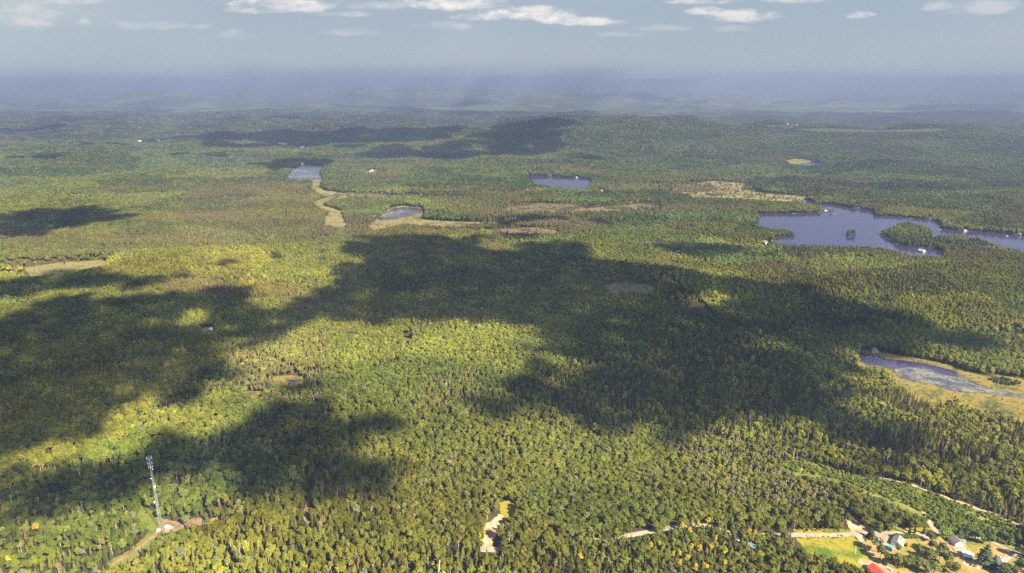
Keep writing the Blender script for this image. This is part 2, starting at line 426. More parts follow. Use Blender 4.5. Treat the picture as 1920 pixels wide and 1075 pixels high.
drape('marsh', MARSH['shade'], M['marsh'], .25, down=6, jitter=6)

for k in BOGS: drape('marsh', BOGS[k], M['bog'], .24, down=3)
drape('pond_water', LAKES['pool'], M['silty'], .40, flat=0.0)
drape('pond_water', LAKES['pond'], M['lake'], .40, flat=0.0)
drape('lily_pads', [(1676,693),(1700,690),(1729,688.5),(1745,694),(1766,703),(1790,707),(1802,706),(1822,719),(1860,731),(1925,743),(2005,755),(2005,763),(1925,745.5),(1888,742.5),(1850,737.5),(1804,735.5),(1776,730.5),(1747,720.5),(1710,715.5),(1688,710),(1684,706)], M['lily'], .46, down=0, flat=0.0, kind='stuff', label='pale lily pads and weed covering the shallow pond', cat='water plants')
# open ground
OPEN = dict(
 field=[(1492,1009),(1602,1007.5),(1613,1018),(1648,1052),(1656,1064),(1625,1067),(1602,1060),(1570,1044),(1540,1036),(1512,1026)],
 lawn=[(1628,1008),(1700,1004),(1765,1000),(1800,1005),(1850,1015),(1885,1030),(1930,1048),(1960,1110),(1650,1110),(1662,1074),(1640,1040),(1622,1018)],
 regrow=[(1466,866),(1500,860),(1530,868),(1556,878),(1600,893),(1650,899),(1700,909),(1780,938),(1850,962),(1930,994),(1930,1030),(1880,1018),(1840,1006),(1790,1000),(1766,998),(1745,978),(1725,960),(1690,948),(1640,925),(1590,905),(1545,893),(1520,890),(1490,885),(1470,876)],
 fork=[(1590,972),(1600,968),(1612,984),(1630,996),(1700,995),(1770,997),(1765,1000),(1602,1000),(1600,986)],
 yellow1=[(453,733),(492,734.5),(488,747),(478,749),(463,740)],
 yellow2=[(509,707),(540,704),(567,704),(571,719.6),(554,721.5),(545,718),(519,717)],
 glade=[(752,632),(758,627),(772,629),(774,640),(757,643)],
 tower_grass=[(256,948),(271,950),(296,966),(303,984),(296,1003),(272,1022),(247,1039),(219,1056),(200,1062),(207,1050),(243,1033),(271,1008),(280,995),(268,974),(258,962)],
 tower_dirt=[(303,972),(318,976),(333,978),(390,968),(430,960),(434,964),(397,974),(342,984),(328,991),(302,992)],
 gap=[(903,983),(920,974),(934,964),(938,955),(936,943),(953,940),(972,950),(964,965),(948,973),(938,981),(928,1001),(924,1020),(944,1028),(938,1036),(919,1034),(900,1024),(906,1010),(906,992)],
 strip=[(1160,1004),(1200,997),(1250,986),(1290,981),(1292,986),(1250,993),(1200,1003),(1165,1009)],
 roadcut=[(1488,998),(1602,998),(1602,1009),(1490,1009.5)],
 cabin=[(374,617),(386,614),(402,614),(403,623),(380,624)],
 lanes=[(566,972),(571,960),(575,945),(580,928),(584,929),(581,945),(577,960),(580,978)],
 sand1=[(1165,740),(1172,733),(1181,735),(1178,743)],
 edge=[(1650,896),(1700,905),(1780,934),(1850,958),(1925,988),(1925,993),(1850,964),(1780,941),(1700,911),(1650,901)])
drape('meadow', OPEN['field'], M['grass'], .10, jitter=.8, down=5)
drape('verge', [(1488,990),(1540,992),(1600,993),(1603,1003),(1488,1004)], M['grass'], .05, jitter=.4)
drape('verge', [(1618,998),(1626,990),(1700,989),(1750,990),(1766,999),(1640,1003)], M['grass'], .05, jitter=.4)
drape('lawn', OPEN['lawn'], M['lawn'], .08, jitter=.5)
drape('clearing', OPEN['regrow'], M['greenfloor'], .06, jitter=1, down=4)
for k in ('yellow1', 'yellow2', 'glade'): drape('glade', OPEN[k], M['marsh_gold'], .2, down=6)
drape('glade_pool', [(536,712),(550,712.5),(566,711.5),(565,715),(552,717),(540,716)], M['lake'], .3)
drape('tower_clearing', OPEN['tower_grass'], M['track'], .10, down=6, jitter=.8)
drape('dirt_clearing', OPEN['tower_dirt'], M['earth'], .14, down=4, jitter=1)
drape('dirt_clearing', [(905,984),(920,978),(936,964),(946,968),(938,981),(928,1001),(924,1021),(936,1030),(900,1026),(906,1012),(907,992)], M['dirt'], .14, down=4, jitter=.8)
drape('glade', [(938,956),(936,942),(953,939),(974,949),(966,964),(946,972)], M['grass'], .11, jitter=.8, down=3)
drape('dirt_clearing', OPEN['cabin'], M['earth'], .14, down=5)
drape('dirt_clearing', OPEN['sand1'], M['dirt'], .14, down=4)
drape('dirt_yard', [(1590,972),(1598,970),(1612,984),(1630,994.5),(1618,998.5),(1603,999),(1600,986)], M['dirt'], .16, jitter=.5)
drape('dirt_yard', [(1640,1003.5),(1735,1002),(1742,1008),(1744,1016),(1733,1010),(1700,1009),(1676,1013),(1664,1018),(1652,1014)], M['gravel'], .19, jitter=.4)
drape('dirt_yard', [(1612,1047),(1628,1050),(1652,1061),(1660,1070),(1645,1072),(1622,1066),(1608,1054)], M['dirt'], .17, jitter=.6)
drape('dirt_yard', [(1656,1018),(1672,1010),(1690,1014),(1692,1024),(1676,1030),(1664,1028)], M['dirt'], .15, jitter=.5)
drape('dirt_yard', [(1786,1022),(1806,1010),(1811,1018),(1811,1032),(1830,1040),(1825,1052),(1846,1062),(1838,1070),(1812,1062),(1796,1044),(1780,1028)], M['dirt'], .12, jitter=.8)
ribbon('road', [(1778,999.5),(1740,1000),(1700,1000.5),(1640,1001),(1600,1003),(1540,1004),(1486,1004),(1420,1004),(1370,1000),(1330,987),(1290,985),(1250,991),(1200,1001),(1150,1008),(1080,1018),(1000,1026),(940,1030),(900,1029)], 6.0, M['gravel'], .24)
ribbon('track', [(1609,1004),(1622,1024),(1640,1046),(1656,1064),(1668,1082)], [6, 4, 4, 4, 4], M['dirt'], .28)
ribbon('track', [(1730,960),(1738,972),(1748,988),(1758,999)], [3, 4, 5, 7], M['dirt'], .28)
ribbon('track', [(1602,1000),(1596,985),(1588,972),(1578,960),(1560,944)], [9, 6, 4, 3, 3], M['dirt'], .28)
ribbon('track', [(1648,897),(1700,907),(1740,920),(1780,936),(1850,960),(1925,989)], 4.5, M['dirt'], .12, jit=.8)
ribbon('track', [(1484,862),(1500,857),(1530,862),(1556,876)], 4, M['dirt'], .1, jit=.8)
ribbon('track', [(580,984),(572,968),(576,950),(581,930),(590,905),(596,880)], 4, M['earth'], .12)
ribbon('track', [(302,986),(290,1004),(262,1026),(232,1046),(200,1066),(150,1090)], [5, 4, 4, 4, 4, 4], M['earth'], .16)
ribbon('driveway', [(1918,1046),(1905,1042),(1893,1043),(1884,1049),(1880,1058),(1874,1070),(1870,1082)], 5, M['gravel'], .22)
ribbon('driveway', [(1818,998),(1808,1010),(1806,1020),(1800,1026)], 4, M['gravel'], .24)
ribbon('driveway', [(1858,1016),(1880,1026),(1900,1034),(1925,1040)], 3, M['gravel'], .24)
ribbon('driveway', [(1738,1004),(1742,1014)], 8, M['gravel'], .25)

# ------------------------------------------------------------------ tree building
def ico(sub=1):
    bm = bmesh.new(); bmesh.ops.create_icosphere(bm, subdivisions=sub, radius=1)
    v = np.array([x.co[:] for x in bm.verts]); f = np.array([[y.index for y in x.verts] for x in bm.faces]); bm.free(); return v, f
ICO1 = ico(1); ICO2 = ico(2)
class MB:
    def __init__(s): s.v = []; s.f = []; s.n = 0
    def add(s, v, f):
        v = np.asarray(v, float); s.v.append(v); s.f += [tuple(int(i)+s.n for i in q) for q in f]; s.n += len(v)
    def verts(s): return np.concatenate(s.v) if s.v else np.zeros((0, 3))
    def tube(s, pts, radii, seg=6):
        pts = [np.array(p, float) for p in pts]; V = []; Fc = []
        for i, (p, r) in enumerate(zip(pts, radii)):
            d = pts[min(i+1, len(pts)-1)]-pts[max(i-1, 0)]; d = d/np.linalg.norm(d)
            a = np.cross(d, [1, 0, 0] if abs(d[0]) < .8 else [0, 1, 0]); a /= np.linalg.norm(a); b = np.cross(d, a)
            for k in range(seg):
                t = 2*math.pi*k/seg; V.append(p+r*(a*math.cos(t)+b*math.sin(t)))
            if i:
                for k in range(seg): Fc.append(((i-1)*seg+k, (i-1)*seg+(k+1) % seg, i*seg+(k+1) % seg, i*seg+k))
        Fc.append(tuple(range(seg))[::-1]); Fc.append(tuple(range((len(pts)-1)*seg, len(pts)*seg)))
        s.add(V, Fc)
    def box(s, x0, x1, y0, y1, z0, z1):
        V = [(x, y, z) for z in (z0, z1) for y in (y0, y1) for x in (x0, x1)]
        s.add(V, [(0, 2, 3, 1), (4, 5, 7, 6), (0, 1, 5, 4), (2, 6, 7, 3), (0, 4, 6, 2), (1, 3, 7, 5)])
    def build(s, name, mt, parent=None, loc=(0, 0, 0), rz=0):
        me = mesh(name, s.verts(), s.f); return link(name, me, [mt], parent, loc, rz)
def clumps(mb, cen, nrm, size, rs):
    n = len(cen); r = rs.normal(size=(n, 3)); nn = nrm*1.1+r*.55; nn /= np.linalg.norm(nn, axis=1)[:, None]
    a = np.cross(nn, rs.normal(size=(n, 3))); a /= np.linalg.norm(a, axis=1)[:, None]; b = np.cross(nn, a)
    sz = (size*rs.uniform(.6, 1.3, n))[:, None]
    q = np.stack([cen-a*sz-b*sz*.7, cen+a*sz*.8-b*sz*.9, cen+a*sz*1.1+b*sz*.8, cen-a*sz*.6+b*sz*1.1], 1)
    mb.add(q.reshape(-1, 3), np.arange(4*n).reshape(n, 4))
def crown_broad(seed, h=15., r=3.5, base=5., n=460, lobes=8, sz=.46):
    rs = np.random.RandomState(seed); mb = MB()
    cz = (h+base)/2; rz = (h-base)/2; C = []; Nn = []
    for i in range(lobes):
        a = rs.uniform(0, 2*math.pi); q = rs.uniform(.30, .82)*r; t = rs.uniform(-.75, .72)
        q *= math.sqrt(max(.1, 1-t*t*.8))
        c = np.array([q*math.cos(a), q*math.sin(a), cz+t*rz*.75]); lr = r*rs.uniform(.25, .44)
        if i == 0: c = np.array([r*.15, -r*.1, h-r*.45]); lr = r*.42
        if i == 1: c = np.array([0, 0, cz]); lr = r*.62
        v, f = ICO1; vv = v*(1+rs.uniform(-.32, .28, (len(v), 1)))*lr*np.array([1, 1, rs.uniform(.75, 1.05)])
        mb.add(vv*.93+c, f)
        k = max(1, n//lobes); d = rs.normal(size=(k, 3)); d[:, 2] = np.abs(d[:, 2])*.9-.25; d /= np.linalg.norm(d, axis=1)[:, None]
        C.append(c+d*lr*rs.uniform(.85, 1.38, (k, 1))); Nn.append(d)
    clumps(mb, np.concatenate(C), np.concatenate(Nn), sz, rs)
    return mb
def trunk_mb(seed, h, r0, lean=.25, branches=3, seg=5):
    rs = np.random.RandomState(seed+70); mb = MB()
    lx, ly = rs.uniform(-lean, lean, 2)
    mb.tube([(0, 0, -.4), (lx*.4, ly*.4, h*.45), (lx, ly, h)], [r0*1.25, r0*.8, r0*.3], seg)
    for i in range(branches):
        a = rs.uniform(0, 2*math.pi); z = h*rs.uniform(.5, .85); l = h*rs.uniform(.14, .24)
        mb.tube([(lx*.6, ly*.6, z), (lx*.6+l*math.cos(a), ly*.6+l*math.sin(a), z+l*.8)], [r0*.45, r0*.15], 4)
    return mb
def crown_conifer(seed, h=15., r=2.1, base=1.6, layers=8, n=110, sz=.4):
    rs = np.random.RandomState(seed); mb = MB(); C = []; Nn = []
    for i in range(layers):
        t = i/(layers-1); z = base+(h-base)*(t*.93); rr = r*(1-t)**.8*rs.uniform(.85, 1.1)+.16
        dz = (h-base)/layers*1.5; k = 9; V = [(0, 0, min(h, z+dz))]; Fc = []
        ph = rs.uniform(0, 6)
        for j in range(k*2):
            a = ph+math.pi*j/k; q = rr*(1.0 if j % 2 == 0 else .58)*rs.uniform(.8, 1.15)
            V.append((q*math.cos(a), q*math.sin(a), z-(.35 if j % 2 == 0 else 0)*rr*.5))
        for j in range(k*2): Fc.append((0, 1+j, 1+(j+1) % (2*k)))
        mb.add(V, Fc)
        kk = max(3, int(n*(1-t)/layers*1.8)); a = rs.uniform(0, 2*math.pi, kk); q = rr*rs.uniform(.5, 1.0, kk)
        C.append(np.stack([q*np.cos(a), q*np.sin(a), z+dz*.4*(1-q/rr)], 1)); Nn.append(np.stack([np.cos(a), np.sin(a), np.full(kk, .9)], 1)/1.35)
    clumps(mb, np.concatenate(C), np.concatenate(Nn), sz, rs)
    return mb
def crown_shrub(seed, r=1.3, n=70):
    rs = np.random.RandomState(seed); mb = MB(); C = []; Nn = []
    for i in range(4):
        c = np.array([*rs.uniform(-.55, .55, 2)*r, r*rs.uniform(.45, .8)]); lr = r*rs.uniform(.4, .65)
        v, f = ICO1; mb.add(v*(1+rs.uniform(-.25, .25, (len(v), 1)))*lr+c, f)
        d = rs.normal(size=(n//4, 3)); d[:, 2] = abs(d[:, 2]); d /= np.linalg.norm(d, axis=1)[:, None]
        C.append(c+d*lr*1.08); Nn.append(d)
    clumps(mb, np.concatenate(C), np.concatenate(Nn), .3, rs); return mb

PROTO = {}   # kind -> list of (trunk MB, trunk mat, crown MB, crown mat)
PROTO['broad'] = [(trunk_mb(s, 9.5, .22), 'bark', crown_broad(s, h, r, b, lobes=l), 'leaf') for s, h, r, b, l in ((1, 13.5, 4.3, 4.5, 13), (2, 14.8, 4.0, 5, 12), (3, 12.5, 4.7, 4.2, 14), (4, 13.8, 4.1, 5.5, 12), (5, 12, 3.8, 3.5, 11), (6, 15.5, 3.5, 6, 11), (7, 12.6, 4.9, 5, 15))]
PROTO['conifer'] = [(trunk_mb(s+20, 12, .16, .1, 0), 'pinebark', crown_conifer(s+20, h, r, b), 'needle') for s, h, r, b in ((1, 15.5, 2.2, 2), (2, 17, 1.9, 4), (3, 13.5, 2.3, 1.4), (4, 16, 1.7, 5))]
PROTO['birch'] = [(trunk_mb(s+40, 14.5, .24, .7, 4), 'birch', crown_broad(s+40, 16, 2.5, 9.0, n=130, lobes=5, sz=.5), 'leaf') for s in (1, 2, 3)]
PROTO['shrub'] = [(None, None, crown_shrub(s+60), 'leaf') for s in (1, 2, 3)]
def snag_mb(seed, h=14):
    rs = np.random.RandomState(seed); mb = MB(); lx, ly = rs.uniform(-.8, .8, 2)
    mb.tube([(0, 0, -.4), (lx*.5, ly*.5, h*.5), (lx, ly, h)], [.32, .2, .06], 5)
    for i in range(9):
        a = rs.uniform(0, 2*math.pi); t = rs.uniform(.35, .92); l = h*rs.uniform(.10, .22)*(1.2-t)
        mb.tube([(lx*t, ly*t, h*t), (lx*t+l*math.cos(a), ly*t+l*math.sin(a), h*t+l*.7)], [.09, .03], 3)
    return mb
PROTO['snag'] = [(snag_mb(s+80), 'dead', None, None) for s in (1, 2)]
SEP = {}     # separate meshes for individual trees
JOINT = {}   # unlinked collections for the masses
for kind, lst in PROTO.items():
    SEP[kind] = []; c = bpy.data.collections.new('source_'+kind)
    for i, (tm, tmat, cm, cmat) in enumerate(lst):
        a = b = None; V = []; Fc = []; idx = []; mats = []
        for q, mt in ((tm, tmat), (cm, cmat)):
            if q is None: continue
            n0 = sum(len(x) for x in V); V.append(q.verts()); Fc += [tuple(k+n0 for k in f) for f in q.f]; idx += [len(mats)]*len(q.f); mats.append(M[mt])
        me = mesh('source_%s_%d' % (kind, i), np.concatenate(V), Fc, idx)
        for m_ in mats: me.materials.append(m_)
        o = bpy.data.objects.new('source_%s_%d' % (kind, i), me); c.objects.link(o)
        if tm: a = mesh('trunk', tm.verts(), tm.f); a.materials.append(M[tmat])
        if cm: b = mesh('crown', cm.verts(), cm.f); b.materials.append(M[cmat])
        SEP[kind].append((a, b))
    JOINT[kind] = c

BUILD = [  # px, py, width, length, wall height, rz, roof colour, wall colour, clear half width, up, down, name, label
 (1683,1020,9,11,2.8,-38,'roof_green','wall_cream',0,0,0,'house','house with pale green roof beside the bright blue pool'),
 (1791,1019,7.5,9,3.6,8,'roof_grey','wall_white',0,0,0,'house','white house with grey pitched roof right of the gravel yard'),
 (1875,1058,5,9,3.2,-20,'roof_pale','wall_white',0,0,0,'house','narrow white house at the end of the curved driveway'),
 (1644,1076,9.5,12,3.0,12,'roof_red','wall_red',0,0,0,'barn','bright red-roofed barn cut by the bottom edge of the photo'),
 (395,621,9,11,3,5,'roof_white','wall_dark',7,4,3,'cabin','white-roofed cabin alone in the shaded forest at left'),
 (1273,474,9,10,3,20,'roof_white','wall_white',5,2.5,2,'cabin','tiny white-roofed cabin in the dark wood left of the big lake'),
 (1436,457,13,16,4,10,'roof_pale','wall_cream',8,3,3,'house','pale house on the near left shore of the big lake'),
 (1728,472.5,11,13,3.5,30,'roof_pale','wall_cream',0,0,0,'cottage','pale cottage on the neck of the wooded peninsula'),
 (1640,660,9,11,3,-15,'roof_pale','wall_cream',9,4,3,'cabin','pale cabin standing above the dark end of the lily pond'),
 (1128,359,12,15,4,20,'roof_rust','wall_rust',8,2,2,'house','rust-red house in the trees right of the middle lake'),
 (697,322,18,26,4,0,'roof_pale','wall_cream',12,2,2,'shed','grey shed in the sandy pit above the western marsh'),
 (1547,396,9,11,3.5,0,'roof_rust','wall_cream',9,3,2,'cottage','cottage on the sandy far shore of the big lake, leftmost'),
 (1610,392.5,8,9,3,0,'roof_pale','wall_cream',6,2.5,1,'cottage','white cottage on the far lake shore right of the inlet'),
 (1745,411,8,9,3,0,'roof_pale','wall_cream',6,2.5,1,'cottage','cream cottage on the far lake shore above the peninsula'),
 (1808,433.5,9,11,3.5,0,'roof_rust','wall_cream',5,2.5,1,'cottage','cottage on the far lake shore right of the peninsula tip'),
 (1914,441,8,9,3,0,'roof_pale','wall_cream',5,2.5,1,'cottage','cottage on the far lake shore at the right edge'),
 (1033,329.5,9,11,3.5,0,'roof_rust','wall_rust',4,2,.6,'cottage','reddish cottage on the far shore of the middle lake'),
 (1082,333.5,8,9,3,0,'roof_pale','wall_white',4,2.5,.6,'cottage','white cottage on the far shore of the middle lake'),
 (1140,663,0,0,0,0,'','',0,0,0,'',''),
 (530,271,18,62,5,85,'roof_white','wall_white',14,2,2,'warehouse','long white building beyond the far cloud shadow'),
 (567,278,16,26,5,80,'roof_white','wall_white',8,1.5,1.5,'warehouse','smaller white building right of the long white one'),
 (567,309,11,14,5,0,'roof_white','wall_white',4,2,1,'house','white house at the head of the western pond'),
 (262,266,18,28,5,70,'roof_white','wall_white',6,1.5,1.5,'warehouse','leftmost white building of the distant pair at left'),
 (298,265,16,26,5,60,'roof_white','wall_white',6,1.5,1.5,'warehouse','rightmost white building of the distant pair at left'),
]
BUILD += [(x_, y_, 18, 24, 7, 20*i_, 'roof_white', 'wall_white', 5, 1.5, 1, 'house', 'white house of the distant lakeside village, %s' % w_) for i_, (x_, y_, w_) in enumerate([(1441, 235, 'far left'), (1452, 237, 'second from left'), (1461, 235.5, 'third from left'), (1470, 236.5, 'middle one'), (1478, 234.5, 'topmost'), (1487, 237, 'second from right'), (1494, 235.5, 'far right')])]
BUILD = [b_ for b_ in BUILD if b_[2]]
BCLEAR = [(b_[0], b_[1], b_[8], b_[9], b_[10]) for b_ in BUILD if b_[8]]+[(1728, 471, 8, 3, 3), (1410, 1024, 6, 3, 3), (1383, 1012, 4, 3, 3)]

# ------------------------------------------------------------------ scatter positions
rs = np.random.RandomState(17)
X, Y, S = [], [], []
y = 440.0; row = 0
while y < 10200:
    s = max(5.0, y/340.0)
    hw = .80*y+160
    n = int(2*hw/s); x = -hw + (np.arange(n)+.5*(row % 2))*s
    X.append(x+rs.uniform(-.42, .42, n)*s); Y.append(y+rs.uniform(-.42, .42, n)*s); S.append(np.full(n, s/5.0))
    y += s*.9; row += 1
X = np.concatenate(X); Y = np.concatenate(Y); S = np.concatenate(S)
H = height(X, Y)
PX, PY = proj(X, Y, H)
rnd = rs.uniform(size=len(X)); rnd2 = rs.uniform(size=len(X)); rnd3 = rs.uniform(size=len(X))
cfrac = .17 + .24*wav(X, Y, 700, 5) + .20*wav(X, Y, 190, 25)
def Z(*polys):
    k = np.zeros(len(X), bool)
    for p in polys: k |= inpoly(PX, PY, p)
    return k
CELL = 230.0
_h = lambda i, j, k: (np.sin(i*127.1+j*311.7+k*74.7)*43758.5453) % 1.0
wx_ = X+45*wav(X, Y, 260, 7)+16*wav(X, Y, 80, 17); wy_ = Y*1.25+45*wav(X, Y, 260, 27)+16*wav(X, Y, 80, 37)
csz = np.where(Y < 2600, 1.0, 2.0)*CELL
gi_, gj_ = np.floor(wx_/csz), np.floor(wy_/csz); best = np.full(len(X), 1e12); sid = np.zeros((len(X), 2))
for di in (-1, 0, 1):
    for dj in (-1, 0, 1):
        ci_, cj_ = gi_+di, gj_+dj; ex_ = (ci_+_h(ci_, cj_, 1))*csz-wx_; ey_ = (cj_+_h(ci_, cj_, 2))*csz-wy_
        d_ = ex_**2+ey_**2; k = d_ < best; best[k] = d_[k]; sid[k, 0] = ci_[k]; sid[k, 1] = cj_[k]
st_c, st_b, st_h, st_t, st_g = [_h(sid[:, 0], sid[:, 1], k+3) for k in range(5)]
cfrac = .5*cfrac + np.where(st_c > .80, .62, np.where(st_c > .55, .22, .03))
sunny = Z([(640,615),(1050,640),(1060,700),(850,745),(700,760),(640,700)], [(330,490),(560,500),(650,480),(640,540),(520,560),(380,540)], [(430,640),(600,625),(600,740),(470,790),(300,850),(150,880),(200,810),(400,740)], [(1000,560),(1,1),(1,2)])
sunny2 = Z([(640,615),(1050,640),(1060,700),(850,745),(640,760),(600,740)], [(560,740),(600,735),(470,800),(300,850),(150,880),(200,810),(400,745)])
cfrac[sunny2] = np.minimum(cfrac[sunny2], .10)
front = Z([(-50,1120),(-50,1000),(200,1062),(330,1000),(560,985),(700,1010),(900,1040),(1150,1015),(1340,985),(1490,1005),(1500,1030),(1560,1048),(1650,1120)])
cfrac[front] = .48 + .25*wav(X, Y, 120, 30)[front]
plantation = Z([(1500,858),(1560,876),(1650,895),(1780,936),(1925,988),(1990,1000),(1990,820),(1880,790),(1800,760),(1700,745),(1600,740),(1500,800)])
cfrac[plantation] = .62 + .35*wav(X, Y, 160, 30)[plantation]
birchz = Z([(1230,830),(1300,815),(1400,835),(1500,858),(1480,890),(1540,900),(1560,960),(1480,965),(1400,950),(1340,945),(1290,890)])
wetz = Z([(430,430),(620,400),(900,425),(900,448),(700,450),(420,470),(60,480),(0,470),(0,440),(130,440),(250,425),(330,395)],
         [(780,372),(960,378),(1180,398),(1130,430),(1000,455),(900,430),(860,405)], [(300,440),(360,350),(560,345),(600,385),(560,430)])
cfrac[wetz] = .55
deadz = Z([(420,640),(560,620),(620,640),(600,760),(520,770),(440,720)], [(800,720),(900,700),(900,760),(780,780)])
scrubz = Z([(930,382),(1240,380),(1240,400),(1100,404),(930,404)], [(905,427),(1070,427),(1060,446),(905,446)], [(1230,545),(1290,545),(1350,600),(1340,615),(1260,590)], [(1000,480),(1240,500),(1300,560),(1230,560),(1080,520)],
           [(640,360),(800,366),(800,378),(650,376)], [(1200,345),(1400,338),(1430,365),(1250,372)], [(0,490),(200,482),(240,498),(60,525),(0,520)])
kindv = np.where(rnd < cfrac, 1, 0)              # 0 broad 1 conifer 2 birch 3 shrub 4 snag
kindv[birchz & (rnd2 < .62)] = 2
kindv[(rnd3 < .05) & (Y < 1800)] = 2
kindv[deadz & (rnd2 < .22)] = 4
kindv[(rnd3 > .99) & (Y < 1600)] = 4
kindv[scrubz & (rnd2 < .80)] = 3
# tree dimensions
sxy = (.62+.62*rs.beta(1.6, 2.6, len(X)))*S*1.02
sz_ = (.62+.30*(sxy/S)+rs.uniform(-.16, .18, len(X)))*(1+.22*(S-1).clip(0, 2))*(1+.12*wav(X, Y, 240, 40))*(.74+.44*st_h)
sz_[front] *= .85; sxy[front] *= .85
sxy[kindv == 3] *= 1.7; sz_[kindv == 3] *= 1.6
hh = np.where(kindv == 3, 2.5, 14.)*sz_
TX, TY = proj(X, Y, H+hh*.93)
MX, MY = proj(X, Y, H+hh*.55)
keep = (rs.uniform(size=len(X)) > np.where(st_g > .85, .22, .03)) | (Y > 4000)
def clear(poly, tops=True):
    global keep
    k = inpoly(PX, PY, poly)
    if tops: k |= inpoly(TX, TY, poly) | inpoly(MX, MY, poly)
    keep &= ~k
for k, p in LAKES.items(): clear(p)
for k, p in MARSH.items(): clear(p)
for k in ('field', 'fork', 'yellow1', 'yellow2', 'glade', 'tower_grass', 'tower_dirt', 'gap', 'strip', 'roadcut', 'cabin', 'lanes', 'sand1', 'edge'): clear(OPEN[k])
clear(OPEN['lawn']); clear(OPEN['regrow'])
for k in BOGS: clear(BOGS[k], False)
# nothing grows where the road and tracks run, nor in the unseen strips of water in front of near shores
def clear_path(path, w):
    global keep
    gx, gy, _ = ground([p[0] for p in path], [p[1] for p in path])
    for i in range(len(gx)-1):
        ax, ay, bx, by = gx[i], gy[i], gx[i+1], gy[i+1]; L2 = (bx-ax)**2+(by-ay)**2
        t = np.clip(((X-ax)*(bx-ax)+(Y-ay)*(by-ay))/L2, 0, 1)
        keep &= ((X-ax-t*(bx-ax))**2+(Y-ay-t*(by-ay))**2) > w*w
clear_path([(1486,1004),(1420,1004),(1370,1000),(1330,987),(1290,985),(1250,991),(1200,1001),(1150,1008)], 2.0)
clear_path([(580,984),(572,968),(576,950),(581,930),(590,905),(596,880)], 3.2)
clear_path([(302,986),(290,1004),(262,1026),(232,1046),(200,1066),(150,1090)], 4)
clear_path([(1602,1000),(1596,985),(1588,972),(1578,960),(1560,944)], 4)
clear_path([(850,424),(950,410),(1050,398),(1200,390)], 6)

for (bx_, by_, hw_, up_, dn_) in BCLEAR: clear([(bx_-hw_, by_-up_), (bx_+hw_, by_-up_), (bx_+hw_, by_+dn_), (bx_-hw_, by_+dn_)])

# tints (linear foliage colours, with some haze and sunlight worked in)
def rgb(*c): return np.array(c, float)
tint = np.zeros((len(X), 3))
v = rs.uniform(0.1, .9, (len(X), 1)); patch = (.5+.5*wav(X, Y, 300, 15))[:, None].clip(0, 1); patch2 = (.5+.5*wav(X, Y, 900, 35))[:, None].clip(0, 1)
g1 = rgb(.112, .128, .022); g2 = rgb(.225, .220, .034); g3 = rgb(.130, .170, .048)
broad = g1*(1-v)+g2*v; broad = broad*(1-.45*patch2)+g3*.45*patch2
broad *= rs.uniform(.72, 1.28, (len(X), 1))
yb = (1+.20*sst(Y, 650, 950)*(1-sst(Y, 1500, 2100)))[:, None]*(1-sst(Y, 1700, 3200)[:, None]*np.array([.40, .27, .08])-sst(Y, 3300, 6500)[:, None]*np.array([.25, .30, .10]))  # lit band lightened; farther tints darkened and blued in place of haze
stand = (.66+.62*st_b); stand = np.where(sunny, np.maximum(stand, 1.02), stand)[:, None]  # sunlit zones get a lighter tint, sunshine put into the leaf colour
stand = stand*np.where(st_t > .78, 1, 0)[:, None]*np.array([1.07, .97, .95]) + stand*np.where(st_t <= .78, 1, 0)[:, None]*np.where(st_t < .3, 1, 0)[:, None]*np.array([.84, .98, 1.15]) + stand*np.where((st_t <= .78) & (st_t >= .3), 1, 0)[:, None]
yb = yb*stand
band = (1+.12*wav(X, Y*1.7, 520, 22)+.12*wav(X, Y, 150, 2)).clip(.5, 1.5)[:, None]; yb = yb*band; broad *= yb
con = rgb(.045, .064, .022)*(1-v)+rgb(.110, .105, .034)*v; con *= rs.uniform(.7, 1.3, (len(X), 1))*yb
con = np.where((rs.uniform(size=(len(X), 1)) < .14), con*0+rgb(.17, .125, .075)*rs.uniform(.7, 1.2, (len(X), 1)), con)
bir = rgb(.165, .172, .050)*(1-v)+rgb(.25, .22, .085)*v
shr = rgb(.13, .115, .045)*(1-v)+rgb(.20, .155, .075)*v
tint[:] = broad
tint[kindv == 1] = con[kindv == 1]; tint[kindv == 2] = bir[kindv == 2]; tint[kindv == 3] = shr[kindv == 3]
w = wetz & (kindv < 2); tint[w] = tint[w]*.55+rgb(.13, .105, .055)*.45
bp = sst(wav(X, Y*1.6, 800, 48) + .5*wav(X, Y*1.5, 260, 6), .35, 1.1)*sst(Y, 900, 1500)      # brownish wet woods
k = (rs.uniform(size=len(X)) < bp*.75) & (kindv < 2); tint[k] = tint[k]*.45+rgb(.175, .135, .075)*.55
dp = sst(wav(X, Y*1.6, 1000, 28) + .5*wav(X, Y*1.5, 340, 14), .5, 1.2)                      # darker, cooler stands
tint[:] = tint*(1-.26*dp[:, None]*np.array([1.1, .8, .5]))
b = deadz & (rnd3 < .35); tint[b] = tint[b]*.4+rgb(.20, .14, .08)*.6
pk_ = plantation | (birchz & (kindv != 2)); tint[pk_] *= np.array([1.30, 1.24, 1.15])
# the warmer young growth in front, and the odd yellow-green crown
fr = front & (rnd2 < .40); tint[fr] = tint[fr]*.5+rgb(.20, .21, .03)*.5
od = (rnd3 > .965) & (kindv == 0); tint[od] = tint[od]*.4+rgb(.24, .22, .05)*.6
od = (rnd2 < .035) & (kindv == 0); tint[od] = rgb(.16, .175, .10)
keep &= (PX > -330) & (PX < 2250)
# hidden far side of the mid ridge stays wooded as well

